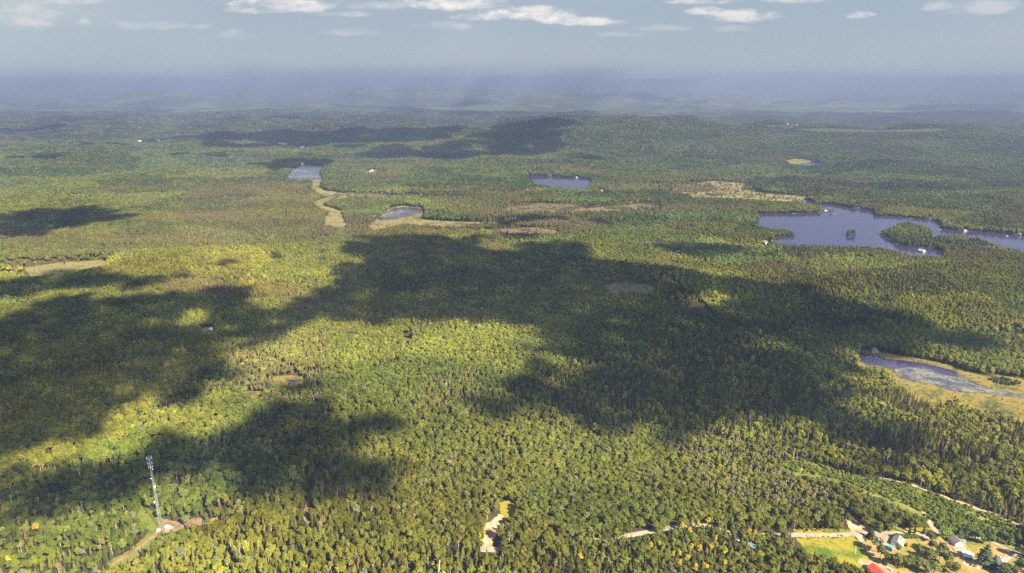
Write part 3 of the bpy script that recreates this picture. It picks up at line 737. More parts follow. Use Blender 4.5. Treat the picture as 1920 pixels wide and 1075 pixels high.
# hand-placed trees ------------------------------------------------
HAND = []   # kind, px, py(base), scale xy, scale z, tint, label, cat
YL = [(1327,973),(1278,984),(1292,991),(1308,982),(1341,1006),(1219,1023),(1237,1017),(1295,1023),(1310,1027),(1332,1023),(1358,1032),(1262,1036),(1273,1039),(1287,1043),(1273,1054),(1303,1063),(1322,1060),(1358,1054),(1404,993),(1414,1000),(450,973),(18,1048),(231,867),(1087,1041)]
for i, (a, b_) in enumerate(YL):
    HAND.append(('broad', a, b_+13, .62, .72, (.42, .35, .03), None, 'yellow'))
HAND.append(('broad', 70, 1002, .8, .9, (.40, .25, .05), 'orange-tinged broadleaf tree in the dark woods at far left of the photo', 'yellow1'))
HAND.append(('broad', 653, 952, .7, .8, (.38, .22, .04), 'orange-tinged broadleaf tree just right of the narrow left forest track', 'yellow1'))
for a, b_, l in ((900, 1016, 'front'), (906, 1008, 'middle'), (903, 1024, 'nearest')):
    HAND.append(('broad', a, b_, .5, .6, (.34, .34, .03), None, 'ygreen'))
LG = [  # trees around the houses and the road
 ('broad',1645,1036,.95,.85,(.20,.20,.12),'silvery green tree heading the row beside the sandy driveway'),
 ('conifer',1636,1011,1.1,.55,(.09,.10,.04),'small rounded olive tree at the mouth of the sandy driveway'),
 ('broad',1650,1049,.8,.8,(.10,.12,.035),None),('broad',1663,1060,.85,.8,(.10,.13,.035),None),('broad',1679,1066,.85,.8,(.13,.14,.05),None),
 ('broad',1693,1065,.8,.78,(.12,.13,.04),None),('broad',1709,1066,.9,.8,(.10,.13,.03),None),('broad',1722,1070,.8,.75,(.16,.17,.05),None),('broad',1736,1076,.9,.8,(.15,.15,.07),None),('broad',1749,1080,.85,.8,(.15,.16,.05),None),
 ('broad',1730,1047,.75,.6,(.17,.17,.08),'pale bushy garden tree in the middle of the green lawn'),
 ('conifer',1722,1031,.9,.35,(.07,.09,.03),'small dark bush standing alone on the green lawn'),
 ('broad',1741,1052,.8,.7,(.12,.13,.05),None),('broad',1760,1052,.7,.85,(.10,.11,.04),None),('broad',1774,1062,.75,.8,(.12,.13,.05),None),('broad',1766,1042,.7,.8,(.12,.13,.045),None),('broad',1747,1036,.7,.75,(.12,.12,.04),None),('broad',1790,1078,.9,.8,(.12,.13,.05),None),('broad',1778,1074,.7,.6,(.13,.14,.05),None),
 ('broad',1772,1012,.85,.7,(.14,.19,.04),'bright green round tree left behind the grey-roofed white house'),
 ('conifer',1798,1011,1.2,.7,(.06,.085,.04),'dark green tree right behind the grey-roofed white house'),
 ('broad',1744,1016,.7,.5,(.08,.09,.03),'low dark bush where the gravel yard meets the road'),
 ('broad',1822,1012,.8,.7,(.10,.13,.04),None),('broad',1833,1018,.85,.75,(.10,.12,.04),None),('broad',1843,1021,.7,.6,(.10,.13,.05),None),('broad',1855,1024,.75,.62,(.09,.12,.03),None),
 ('conifer',1845,1062,2.6,1.15,(.060,.085,.050),'large spreading blue-green spruce in the middle of the dry lawn'),
 ('conifer',1862,1066,1.3,.75,(.06,.08,.045),'smaller dark spruce beside the large spreading spruce'),
 ('broad',1912,1046,.8,.7,(.08,.11,.04),'dark rounded tree above the curved gravel driveway'),('broad',1884,1079,.9,.75,(.08,.10,.04),None),('broad',1912,1076,.9,.8,(.07,.10,.035),None),('broad',1900,1082,.8,.7,(.08,.10,.035),None),
 ('conifer',1850,1008,1.2,.6,(.06,.08,.04),None),('conifer',1860,1010,1.2,.65,(.06,.085,.04),None),('conifer',1877,1012,1.3,.7,(.06,.085,.035),None),('conifer',1893,1020,1.3,.7,(.07,.09,.035),None),('conifer',1906,1020,1.3,.75,(.06,.08,.035),None),('conifer',1812,1000,1.2,.6,(.05,.07,.035),None),
 ('shrub',1700,1024,1.5,1.6,(.46,.30,.03),'round golden yellow bush right of the green-roofed house'),
 ('broad',1682,1037,.6,.5,(.14,.15,.08),'pale shrubby tree just below the green-roofed house'),
 ('shrub',1852,1069,1.1,1.3,(.07,.09,.03),'small dark shrub on the lawn below the large spruce'),
 ('broad',768,634,.9,.6,(.07,.10,.04),'dark round tree standing at the edge of the small central glade'),
]
for k_, a, b_, c_, d_, t_, l_ in LG: HAND.append((k_, a, b_, c_*1.45, d_*1.2, tuple(q*1.35 for q in t_), l_, 'garden'))
hx, hy, hz = ground([h[1] for h in HAND], [h[2] for h in HAND])
for a, b_ in zip(hx, hy): keep &= ((X-a)**2+(Y-b_)**2 > 3.2**2)

def tree_thing(kind, i, name, loc, rz, s, tnt, label, cat, group=None):
    root = empty(name, loc, rz); root.scale = s; tnt = tuple(tnt)
    a, b_ = SEP[kind][i % len(SEP[kind])]
    if a:
        t = bpy.data.objects.new('trunk', a); COL.objects.link(t); t.parent = root; t['tint'] = tnt
    if b_:
        c = bpy.data.objects.new('crown', b_); COL.objects.link(c); c.parent = root; c['tint'] = tnt
    return tag(root, label, cat, group)
LBL = {}
for n_, (k_, a, b_, c_, d_, t_, l_, typ) in enumerate(HAND):
    loc = (float(hx[n_]), float(hy[n_]), float(hz[n_])); grp = None
    nm = {'broad': 'broadleaf_tree', 'conifer': 'conifer_tree', 'shrub': 'garden_shrub'}[k_]; cat = 'shrub' if k_ == 'shrub' else 'tree'
    if typ == 'yellow':
        nm = 'yellow_tree'
        if a > 1200 and b_ < 1030: l_, grp = 'golden yellow tree among dark conifers just below the road, right of centre', 'golden trees below the road'
        elif a > 1200: l_, grp = 'golden yellow tree in the young mixed wood near the bottom edge, right of centre', 'golden trees near the bottom edge'
        elif a == 450: l_ = 'yellow tree at the right end of the dirt strip by the lattice tower'
        elif a == 18: l_ = 'yellow tree at the bottom left corner of the woods'
        elif a == 231: l_ = 'yellow tree in the sunlit woods up left of the lattice tower top'
        else: l_ = 'lone yellow tree right of the sandy clearing at the bottom'
    elif typ == 'yellow1': nm = 'yellow_tree'
    elif typ == 'ygreen': nm = 'yellow_tree'; l_, grp = 'small yellow-green tree along the left edge of the sandy clearing', 'yellow-green trees by the sandy clearing'
    elif l_ is None:
        if k_ == 'conifer': l_, grp = 'dark bushy conifer in the loose row above the dry lawn at lower right', 'conifers above the dry lawn'
        elif a < 1755: l_, grp = 'leafy tree in the row between the sandy driveway and the green lawn', 'trees in the row along the sandy driveway'
        elif a > 1880: l_, grp = 'dark leafy tree in the bottom right corner below the curved driveway', 'trees in the bottom right corner'
        elif b_ < 1030: l_, grp = 'round leafy tree in the row between grey-roofed house and upper lawn edge', 'trees right of the grey-roofed house'
        else: l_, grp = 'leafy tree in the clump between green lawn and white-roofed carport', 'trees left of the carport'
    t = tree_thing(k_, n_, nm, loc, rs.uniform(0, 6.28), (c_, c_, d_), t_, l_, cat, grp)
drape('island', [(1585, 441.5), (1590, 440.4), (1598, 440.2), (1605, 441), (1604, 443), (1596, 443.8), (1588, 443.3)], M['floor'], .7, flat=0.0)
for j_, (a, b_) in enumerate([(1587.5, 442.2), (1591, 441.2), (1592, 443), (1595.5, 442), (1597, 443.2), (1600, 441.4), (1602, 442.6), (1598, 441)]):
    x_, y_, z_ = G(a, b_)
    tree_thing('broad' if j_ % 3 else 'conifer', j_, 'broadleaf_tree' if j_ % 3 else 'conifer_tree', (x_, y_, .6), j_*1.3, (1.2, 1.2, 1.0), (.09, .115, .035) if j_ % 3 else (.05, .07, .03), ('leafy' if j_ % 3 else 'pointed')+' tree on the tiny round island in the big lake', 'tree', ('leafy' if j_ % 3 else 'pointed')+' trees on the tiny island')
# rounded conifers of the garden are broad at the base already

# the largest trees of the front rows stand as things of their own -----------------
idx_all = np.nonzero(keep)[0]
inframe = (TY < 1078) & (PX > -8) & (PX < 1928)
ZN = [(220, 'left of the grassy tower track'), (560, 'between tower and narrow forest track'), (900, 'left of the sandy clearing'), (1230, 'right of the sandy clearing'), (1480, 'around the golden yellow trees'), (9999, 'left of the yellow-green meadow')]
single = np.zeros(len(X), bool)
for kn, nm, word, lim, cat in ((0, 'broadleaf_tree', 'broadleaf tree', 290, 'tree'), (1, 'conifer_tree', 'slim conifer', 290, 'tree'), (2, 'birch_tree', 'pale-trunked birch with an open crown', 110, 'tree'), (4, 'dead_tree', 'bare grey dead tree', 24, 'dead tree')):
    c_ = idx_all[(kindv[idx_all] == kn) & inframe[idx_all]]
    if kn == 2: c_ = np.concatenate([c_[birchz[c_]], c_[~birchz[c_]]])
    c_ = c_[np.argsort(Y[c_]+(0 if kn != 2 else 1)*np.where(birchz[c_], -3000, 0))][:lim]
    for j, i in enumerate(c_):
        single[i] = True
        if kn == 2:
            bw = next(w_ for l_, w_ in ((1330, 'left'), (1420, 'middle'), (9999, 'right')) if PX[i] < l_)
            lb, gp = ('pale-trunked birch with thin crown in the %s of the sunlit birch stand' % bw, 'birches in the %s of the sunlit stand' % bw) if birchz[i] else ('pale-trunked birch among green trees near the bottom edge', 'birches near the bottom edge')
        elif kn == 4: lb, gp = 'bare grey dead tree poking out of the green canopy', 'dead trees in the canopy'
        else:
            zn = next(z_ for lim_, z_ in ZN if PX[i] < lim_); 
            sw = 'tall' if sz_[i] > .80 else 'low'; cw = ('yellow-green' if tint[i][0] > .155 else 'mid green') if kn == 0 else ('olive' if tint[i][0] > .085 else 'dark green')
            lb = '%s %s %s at the bottom, %s' % (sw, cw, word, zn); gp = '%s %s %ss %s' % (sw, cw, word, zn)
        tree_thing({0: 'broad', 1: 'conifer', 2: 'birch', 4: 'snag'}[kn], int(rnd2[i]*97), nm, (float(X[i]), float(Y[i]), float(H[i])), float(rnd[i]*6.28), (float(sxy[i]), float(sxy[i]), float(sz_[i])), tuple(float(q) for q in tint[i]), lb, cat, gp)
keep &= ~single

# extra shrubs: regrowth clearing, bogs, meadow edges -----------------------------
def scatter_px(poly, step, seed):
    r_ = np.random.RandomState(seed); gx, gy, _ = ground([p[0] for p in poly], [p[1] for p in poly])
    x0, x1, y0, y1 = gx.min(), gx.max(), gy.min(), gy.max()
    xs, ys = np.meshgrid(np.arange(x0, x1, step), np.arange(y0, y1, step)); xs = xs.ravel()+r_.uniform(-.45, .45, xs.size)*step; ys = ys.ravel()+r_.uniform(-.45, .45, ys.size)*step
    k = inpoly(*proj(xs, ys, height(xs, ys)), poly); return xs[k], ys[k], r_
EX = []
def extra(poly, step, smin, smax, c1, c2, seed, p=1.0, zmul=1.0):
    c1 = tuple(q*1.2 for q in c1); c2 = tuple(q*1.2 for q in c2)
    xs, ys, r_ = scatter_px(poly, step, seed)
    k = r_.uniform(size=len(xs)) < p*(.75+.5*wav(xs, ys, 60, 21)); xs, ys = xs[k], ys[k]; n = len(xs)
    s = r_.uniform(smin, smax, n); v_ = r_.uniform(size=(n, 1))
    EX.append((xs, ys, height(xs, ys), s, s*zmul*r_.uniform(.8, 1.3, n), (rgb(*c1)*(1-v_)+rgb(*c2)*v_)*r_.uniform(.8, 1.2, (n, 1))))
extra(OPEN['regrow'], 2.6, .7, 1.7, (.10, .14, .025), (.20, .21, .05), 1, 1.0)
extra(MARSH['east'], 5, .3, 1.0, (.10, .11, .03), (.22, .18, .05), 2, .6, .6)
extra([(1856,710),(1890,712),(1915,720),(1900,726),(1862,718)], 4, 1, 2.2, (.06, .08, .03), (.10, .11, .04), 3, 1.1, 1.3)
for i, k in enumerate(BOGS): extra(BOGS[k], 8, .8, 1.8, (.13, .11, .05), (.22, .17, .08), 4+i, .7)
extra(MARSH['creek'], 12, .5, 1.4, (.13, .12, .05), (.22, .18, .07), 9, .5)
extra(MARSH['far_east'], 12, 1.2, 3.4, (.10, .10, .04), (.2, .16, .07), 10, .62)
extra([(1260,360),(1290,350),(1335,346),(1345,356),(1300,362)], 8, 2, 4, (.10, .09, .04), (.18, .15, .06), 20, .7)
extra(MARSH['ring'], 9, .6, 1.8, (.12, .12, .05), (.2, .17, .07), 21, .5)
extra(OPEN['field'], 5, .15, .4, (.14, .17, .03), (.3, .26, .04), 11, .5, .7)
extra([(1492,1006),(1602,1004),(1604,1010),(1495,1012)], 3, .3, .6, (.14, .2, .03), (.25, .26, .04), 12, .9)
extra([(1490,992),(1595,992),(1598,997),(1490,998)], 3, .5, 1.1, (.2, .24, .03), (.34, .30, .05), 13, 1)
extra([(255,950),(300,972),(290,1000),(250,1034),(230,1040),(262,1010),(276,995),(264,970)], 4, .3, .8, (.12, .18, .02), (.2, .22, .03), 14, .6)
extra([(1750,1030),(1800,1050),(1795,1080),(1740,1080)], 6, .5, 1.1, (.12, .15, .04), (.2, .2, .06), 15, .5)
extra([(1800,985),(1925,1000),(1925,1032),(1850,1012),(1790,1000)], 4, 1, 2.2, (.09, .12, .03), (.17, .18, .05), 16, .9)
extra(MARSH['shade'], 7, .5, 1.4, (.12, .14, .03), (.2, .19, .05), 22, .6)
extra(MARSH['left'], 9, .5, 1.4, (.14, .14, .05), (.22, .18, .07), 17, .5)
extra([(1625,1010),(1650,1008),(1700,1070),(1720,1085),(1660,1085),(1640,1040)], 4, .4, .9, (.12, .16, .03), (.2, .2, .05), 18, .35)

def mass(name, label, cat, src, xs, ys, zs, sx, szz, tn, pk):
    n = len(xs); me = bpy.data.meshes.new(name); me.vertices.add(n)
    me.vertices.foreach_set('co', np.stack([xs, ys, zs], 1).astype(np.float32).ravel())
    def attr(nm, typ, key, arr):
        a = me.attributes.new(nm, typ, 'POINT'); a.data.foreach_set(key, arr)
    attr('scl', 'FLOAT_VECTOR', 'vector', np.stack([sx, sx, szz], 1).astype(np.float32).ravel())
    r_ = np.random.RandomState(n % 1000); ro = np.zeros((n, 3), np.float32); ro[:, 2] = r_.uniform(0, 6.283, n); ro[:, 0] = r_.normal(0, .03, n)
    attr('rot', 'FLOAT_VECTOR', 'vector', ro.ravel())
    attr('pick', 'INT', 'value', pk.astype(np.int32))
    attr('tint', 'FLOAT_VECTOR', 'vector', tn.astype(np.float32).ravel())
    o = link(name, me)
    ng = bpy.data.node_groups.new(name+'_scatter', 'GeometryNodeTree')
    ng.interface.new_socket('Geometry', in_out='INPUT', socket_type='NodeSocketGeometry'); ng.interface.new_socket('Geometry', in_out='OUTPUT', socket_type='NodeSocketGeometry')
    N = ng.nodes; gi = N.new('NodeGroupInput'); go = N.new('NodeGroupOutput'); ci = N.new('GeometryNodeCollectionInfo'); ip = N.new('GeometryNodeInstanceOnPoints')
    ci.inputs['Collection'].default_value = JOINT[src]; ci.inputs['Separate Children'].default_value = True; ci.inputs['Reset Children'].default_value = True
    ip.inputs['Pick Instance'].default_value = True
    def na(nm, typ):
        a = N.new('GeometryNodeInputNamedAttribute'); a.data_type = typ; a.inputs['Name'].default_value = nm
        return next(s_ for s_ in a.outputs if s_.enabled)
    L = ng.links
    L.new(gi.outputs[0], ip.inputs['Points']); L.new(ci.outputs[0], ip.inputs['Instance'])
    L.new(na('pick', 'INT'), ip.inputs['Instance Index']); L.new(na('rot', 'FLOAT_VECTOR'), ip.inputs['Rotation']); L.new(na('scl', 'FLOAT_VECTOR'), ip.inputs['Scale'])
    L.new(ip.outputs[0], go.inputs[0])
    md = o.modifiers.new('scatter', 'NODES'); md.node_group = ng
    return tag(o, label, cat, kind='stuff')
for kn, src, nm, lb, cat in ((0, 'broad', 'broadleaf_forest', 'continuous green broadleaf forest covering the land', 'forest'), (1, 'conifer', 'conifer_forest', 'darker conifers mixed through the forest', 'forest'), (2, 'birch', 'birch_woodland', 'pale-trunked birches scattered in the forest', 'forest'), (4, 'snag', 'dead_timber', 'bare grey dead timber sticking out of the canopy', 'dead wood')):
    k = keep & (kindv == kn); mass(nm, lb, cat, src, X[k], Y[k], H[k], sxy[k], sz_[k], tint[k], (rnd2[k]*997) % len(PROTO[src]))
k = keep & (kindv == 3)
ex = [np.concatenate([e[j] for e in EX]) for j in range(6)]
mass('scrub', 'low green and brown scrub in clearings, bogs and roadsides', 'scrub', 'shrub', np.concatenate([X[k], ex[0]]), np.concatenate([Y[k], ex[1]]), np.concatenate([H[k], ex[2]]), np.concatenate([sxy[k], ex[3]]), np.concatenate([sz_[k], ex[4]]), np.concatenate([tint[k], ex[5]]), np.random.RandomState(2).randint(0, 3, k.sum()+len(ex[0])))
print('trees', keep.sum(), 'shrubs', len(ex[0]))

# ------------------------------------------------------------------ unseen clouds above the frame, shaped to throw the traced shadows
SHADOWS = [
 [(-160,545),(0,533),(100,520),(170,513),(235,520),(290,535),(270,543),(180,548),(100,556),(0,570),(-160,590)],
 [(-160,640),(0,600),(60,582),(130,568),(200,560),(285,553),(300,566),(360,552),(420,545),(475,552),(490,575),(520,590),(560,596),(600,590),(600,625),(560,632),(500,650),(440,655),(430,690),(400,715),(390,740),(330,765),(270,785),(215,800),(150,835),(70,862),(0,880),(-160,900)],
 [(240,537),(300,528),(380,518),(470,500),(560,482),(640,470),(650,478),(560,493),(480,507),(400,522),(330,538),(260,545)],
 [(640,472),(700,455),(760,446),(850,450),(905,448),(930,456),(890,462),(940,470),(985,467),(1020,463),(1070,466),(1110,480),(1150,495),(1200,498),(1250,505),(1300,520),(1340,530),(1420,535),(1500,545),(1530,555),(1560,575),(1620,585),(1700,600),(1800,625),(1840,640),(1850,655),(1800,668),(1740,672),(1640,668),(1610,690),(1600,720),(1560,735),(1600,765),(1650,800),(1700,850),(1750,890),(1720,905),(1650,893),(1560,868),(1450,832),(1380,822),(1280,805),(1230,800),(1170,812),(1110,795),(1050,785),(990,778),(940,770),(890,760),(870,745),(900,725),(960,715),(1010,705),(1060,700),(1060,680),(1020,655),(1010,640),(960,628),(900,620),(840,622),(800,610),(760,605),(700,608),(640,606),(600,620),(560,610),(545,575),(600,545),(640,530),(650,510),(680,492),(640,486)],
 [(-160,885),(0,885),(74,897),(134,890),(187,870),(234,869),(301,843),(368,832),(435,812),(469,800),(502,775),(536,752),(576,735),(620,745),(660,790),(720,820),(770,845),(785,870),(765,895),(690,905),(640,925),(600,962),(520,955),(430,945),(438,900),(410,895),(380,945),(300,975),(290,1005),(240,1040),(200,1050),(120,1030),(60,960),(0,950),(-160,950)],
 [(-120,405),(0,400),(30,402),(60,398),(120,400),(200,392),(245,398),(256,408),(230,418),(180,420),(130,430),(90,445),(40,462),(-120,470)],
 [(1222,465),(1260,458),(1330,458),(1400,462),(1460,468),(1475,480),(1420,485),(1350,488),(1280,485),(1230,475)],
 [(905,428),(925,418),(960,408),(1000,402),(1050,404),(1075,412),(1060,420),(1000,427),(950,426)],
 [(1090,415),(1130,417),(1128,426),(1092,425)], [(915,445),(960,440),(1030,443),(1030,450),(960,456),(910,452)],
 [(150,275),(230,268),(310,265),(330,258),(400,253),(500,252),(560,250),(650,246),(700,242),(720,250),(800,248),(825,252),(820,262),(760,270),(700,275),(600,278),(520,283),(430,283),(380,280),(400,272),(500,270),(440,265),(340,268),(260,272),(160,278)],
 [(650,300),(700,285),(760,280),(830,270),(890,268),(850,262),(900,250),(960,240),(1040,232),(1060,245),(1000,258),(1060,262),(1115,268),(1095,285),(1020,292),(960,297),(880,302),(800,302),(740,305),(690,308)],
 [(465,312),(500,305),(560,305),(600,302),(620,306),(600,312),(560,316),(500,318)],
 [(25,300),(80,293),(135,290),(140,295),(100,302),(30,304)], [(-60,250),(50,243),(95,245),(100,250),(60,256),(-60,264)], [(335,292),(400,290),(450,292),(440,298),(340,298)],
]
def ell(x0, x1, y0, y1, k=12):
    r_ = random.Random(int(x0*7+y0)); return [((x0+x1)/2+(x1-x0)/2*math.cos(2*math.pi*i/k)*r_.uniform(.8, 1.1), (y0+y1)/2+(y1-y0)/2*math.sin(2*math.pi*i/k)*r_.uniform(.7, 1.15)) for i in range(k)]
NLOW = len(SHADOWS)      # the rest come from clouds raised to stay out of view
SHADOWS += [ell(*q) for q in ((1468,1605,212,221),(1522,1585,197,202),(1625,1705,202,207),(1685,1905,207,225),(1775,1990,197,202),(1075,1245,185,195),(1325,1400,172,177),(1455,1560,174,179),
    (232,322,202,215),(75,250,222,231),(615,680,187,194),(632,675,207,214),(728,785,203,214),(775,935,193,199),(822,988,209,219),(1355,1505,233,243),(-40,60,212,220),(300,420,178,184),(540,600,166,170),(1000,1110,172,176),(1600,1760,182,188),(430,560,220,228))]
for q, poly in enumerate(SHADOWS):
    rc = np.random.RandomState(300+q); CLOUD_H = 1250.0 if q < NLOW else 3300.0
    if q >= NLOW: CLOUD_H = max(3300.0, 500+.17*max(ray(*p_)[1]*CAMH/-min(ray(*p_)[2], -.006) for p_ in poly))
    gx, gy, gz = ground([p[0] for p in poly], [p[1] for p in poly])
    wp = list(zip(gx, gy)); dist = gy.mean(); st = float(np.clip(dist/34, 28, 190)) if q < NLOW else float(min(380, dist/55))
    xs, ys = np.meshgrid(np.arange(gx.min(), gx.max(), st), np.arange(gy.min(), gy.max(), st))
    xs = (xs+rc.uniform(-.4, .4, xs.shape)*st).ravel(); ys = (ys+rc.uniform(-.4, .4, ys.shape)*st).ravel()
    ox, oy = xs.copy(), ys.copy()                        # ragged outline
    xs = xs+st*.9*wav(xs, ys, st*7, 3)+st*.7*wav(xs, ys, st*3, 13); ys = ys+st*.9*wav(ox, ys, st*7, 23)+st*.7*wav(ox, ys, st*3, 33)
    k = inpoly(xs, ys, wp) & (wav(ox, oy, st*9, 43) < {4: .70}.get(q, 1.25)); xs, ys, ox, oy = xs[k], ys[k], ox[k], oy[k]
    if len(xs) == 0: continue
    ed = np.full(xs.shape, 1e9)
    for i in range(len(wp)):
        (ax, ay), (bx, by) = wp[i], wp[i-1]; L2 = (bx-ax)**2+(by-ay)**2+1e-6
        t = np.clip(((xs-ax)*(bx-ax)+(ys-ay)*(by-ay))/L2, 0, 1); ed = np.minimum(ed, np.hypot(xs-ax-t*(bx-ax), ys-ay-t*(by-ay)))
    rad = np.minimum(st*rc.uniform(.78, 1.0, len(xs)), ed*.9+st*.30)
    xs, ys = ox, oy
    m_ = max(3, len(xs)//5); j = rc.randint(0, len(xs), m_)
    j = j[ed[j] < st*2.0]; m_ = len(j)
    wx = xs[j]+rc.normal(0, st*.9, m_); wy = ys[j]+rc.normal(0, st*.9, m_)      # stray wisps round the rim
    V, Fc, n0 = [], [], 0
    for a, b_, s_ in list(zip(xs, ys, rad)) + [(a, b_, st*rc.uniform(.16, .34)) for a, b_ in zip(wx, wy)]:
        v_, f_ = ICO1; zc = CLOUD_H+rc.uniform(-.2, .45)*s_
        c = np.array([a, b_, 0])+np.array(SUN)/SUN.z*(zc-10); c[2] = zc
        V.append(v_*(1+rc.uniform(-.18, .18, (len(v_), 1)))*s_*np.array([1, 1, .55])+c); Fc.append(f_+n0); n0 += len(v_)
    me = mesh('cloud', np.concatenate(V), np.concatenate(Fc), smooth=True)
    o = link('cloud', me, [M['cloud']]); tag(o, 'unseen cloud overhead, shaped to cast a shadow on the land', 'cloud', kind='stuff')

# ------------------------------------------------------------------ buildings
for nm, c in dict(roof_green=(.26,.33,.26), roof_grey=(.17,.15,.15), roof_teal=(.11,.22,.24), roof_pale=(.33,.31,.30), roof_red=(.62,.07,.04), roof_white=(.55,.55,.54), roof_rust=(.24,.12,.08),
                  wall_cream=(.50,.43,.34), wall_white=(.60,.59,.56), wall_red=(.42,.07,.05), wall_dark=(.16,.13,.10), wall_rust=(.26,.13,.09), trim=(.75,.74,.70), timber=(.30,.20,.12),
                  steel=(.27,.29,.28), plank=(.42,.31,.18), white_paint=(.78,.78,.77), tyre=(.02,.02,.02), pool_wall=(.30,.55,.66), blue_tarp=(.18,.34,.37)).items():
    M[nm] = plain(nm, c, .55 if 'roof' in nm else .75, .07, .8)
M['glass'] = plain('window_glass', (.03, .04, .05), .12, .05, 1, 0, .6)
M['pool_water'] = plain('pool_water', (.02, .38, .62), .08, .05, .5, 0, .5)
def prism(x0, x1, y0, y1, z0, ze, zr, ov=0.0):
    """gable body, ridge along y"""
    V = [(x0,y0,z0),(x1,y0,z0),(x1,y1,z0),(x0,y1,z0),(x0,y0,ze),(x1,y0,ze),(x1,y1,ze),(x0,y1,ze),(0,y0,zr),(0,y1,zr)]
    return V, [(0,3,2,1),(0,1,5,8,4),(2,3,7,9,6),(1,2,6,5),(3,0,4,7),(4,8,9,7),(8,5,6,9)]
def house(px, py, w, l, h, rz, roof, wall, _a, _b, _c, nm, lb):
    x, y, z = G(px, py); t = empty(nm, (x, y, z), R(rz)); a, b = w/2, l/2; rh = w*.30; s = max(1, w/9)
    q = MB(); q.add(*prism(-a, a, -b, b, -.5, h, h+rh)); q.build('wall', M[wall], t)
    q = MB(); o = .5*s; th = .18*s; k = rh/a
    for sg in (-1, 1):
        xe = sg*(a+o); zb = h-o*k
        V = [(xe, -b-o, zb+.05), (xe, b+o, zb+.05), (0, b+o, h+rh+.05), (0, -b-o, h+rh+.05)]
        V += [(v_[0], v_[1], v_[2]+th) for v_ in V]
        q.add(V, [(0,1,2,3),(4,7,6,5),(0,4,5,1),(1,5,6,2),(2,6,7,3),(3,7,4,0)])
    rf = q.build('roof', M[roof], t)
    if nm in ('house', 'cabin', 'cottage'):
        q = MB(); q.box(a*.35, a*.35+.7*s, b*.3, b*.3+.7*s, h+.2, h+rh+1.0*s); q.build('chimney', M['timber'], rf)
    q = MB(); q.box(-.5*s, .5*s, -b-.06*s, -b+.05, 0, 2.05*s if h > 2.1*s else h*.8); q.build('door', M['timber' if nm != 'barn' else 'trim'], t)
    for sx in (-1, 1):
        q = MB(); q.box(sx*a*.6-.55*s, sx*a*.6+.55*s, -b-.09*s, -b+.04, h*.32, h*.72); f = q.build('window', M['trim'], t)
        q = MB(); q.box(sx*a*.6-.43*s, sx*a*.6+.43*s, -b-.12*s, -b-.02, h*.36, h*.68); q.build('pane', M['glass'], f)
    for yy_ in (-.5, .05, .55):
        q = MB(); q.box(a-.04, a+.09*s, yy_*b-.55*s, yy_*b+.55*s, h*.32, h*.72); f = q.build('window', M['trim'], t)
        q = MB(); q.box(a, a+.12*s, yy_*b-.43*s, yy_*b+.43*s, h*.36, h*.68); q.build('pane', M['glass'], f)
    return tag(t, lb, nm, 'houses of the distant village' if 'village' in lb else None)
for b_ in BUILD: house(*b_)
# green-roofed house: timber deck on its shaded side
def place(nm, px, py, rz, lb, cat, grp=None):
    x, y, z = G(px, py); return tag(empty(nm, (x, y, z), R(rz)), lb, cat, grp)
t = place('wooden_deck', 1675.5, 1022, -38, 'low timber deck on the left side of the green-roofed house', 'deck')
q = MB(); q.box(-2, 2, -4, 4, .5, .7); q.build('deck_boards', M['timber'], t)
for sy in (-3.6, 0, 3.6):
    q = MB(); q.box(-1.9, -1.75, sy-.08, sy+.08, -.2, 1.5); q.build('post', M['timber'], t)
q = MB(); q.box(-1.93, -1.83, -3.9, 3.9, 1.42, 1.52); q.build('railing', M['timber'], t)
# above-ground pool
t = place('swimming_pool', 1668, 1027.5, 0, 'round bright blue above-ground pool below the green-roofed house', 'pool')
q = MB(); q.tube([(0, 0, -.1), (0, 0, 1.15)], [2.45, 2.45], 24); q.build('pool_wall', M['pool_wall'], t)
q = MB(); q.tube([(0, 0, 1.1), (0, 0, 1.19)], [2.3, 2.3], 24); q.build('water', M['pool_water'], t)
t = place('garden_tarp', 1672.5, 1033, 25, 'small pale blue tarp on the ground next to the round pool', 'tarp')
q = MB(); q.add(*prism(-.8, .8, -1.3, 1.3, 0, .15, .5)); q.build('sheet', M['blue_tarp'], t)
# open carport with a white roof
t = place('carport', 1812, 1044, -20, 'open-sided carport with bright white roof on the dry lawn', 'carport')
q = MB(); V, Fc = prism(-3.6, 3.6, -4.6, 4.6, 2.55, 2.7, 3.6); q.add(V, Fc); q.build('roof', M['roof_white'], t)
for sx in (-3.3, 3.3):
    for sy in (-4.2, 0, 4.2):
        q = MB(); q.box(sx-.1, sx+.1, sy-.1, sy+.1, -.2, 2.55); q.build('post', M['white_paint'], t)
q = MB(); q.box(3.42, 3.5, -4.4, 4.4, 0, 2.5); q.build('side_wall', M['wall_white'], t)
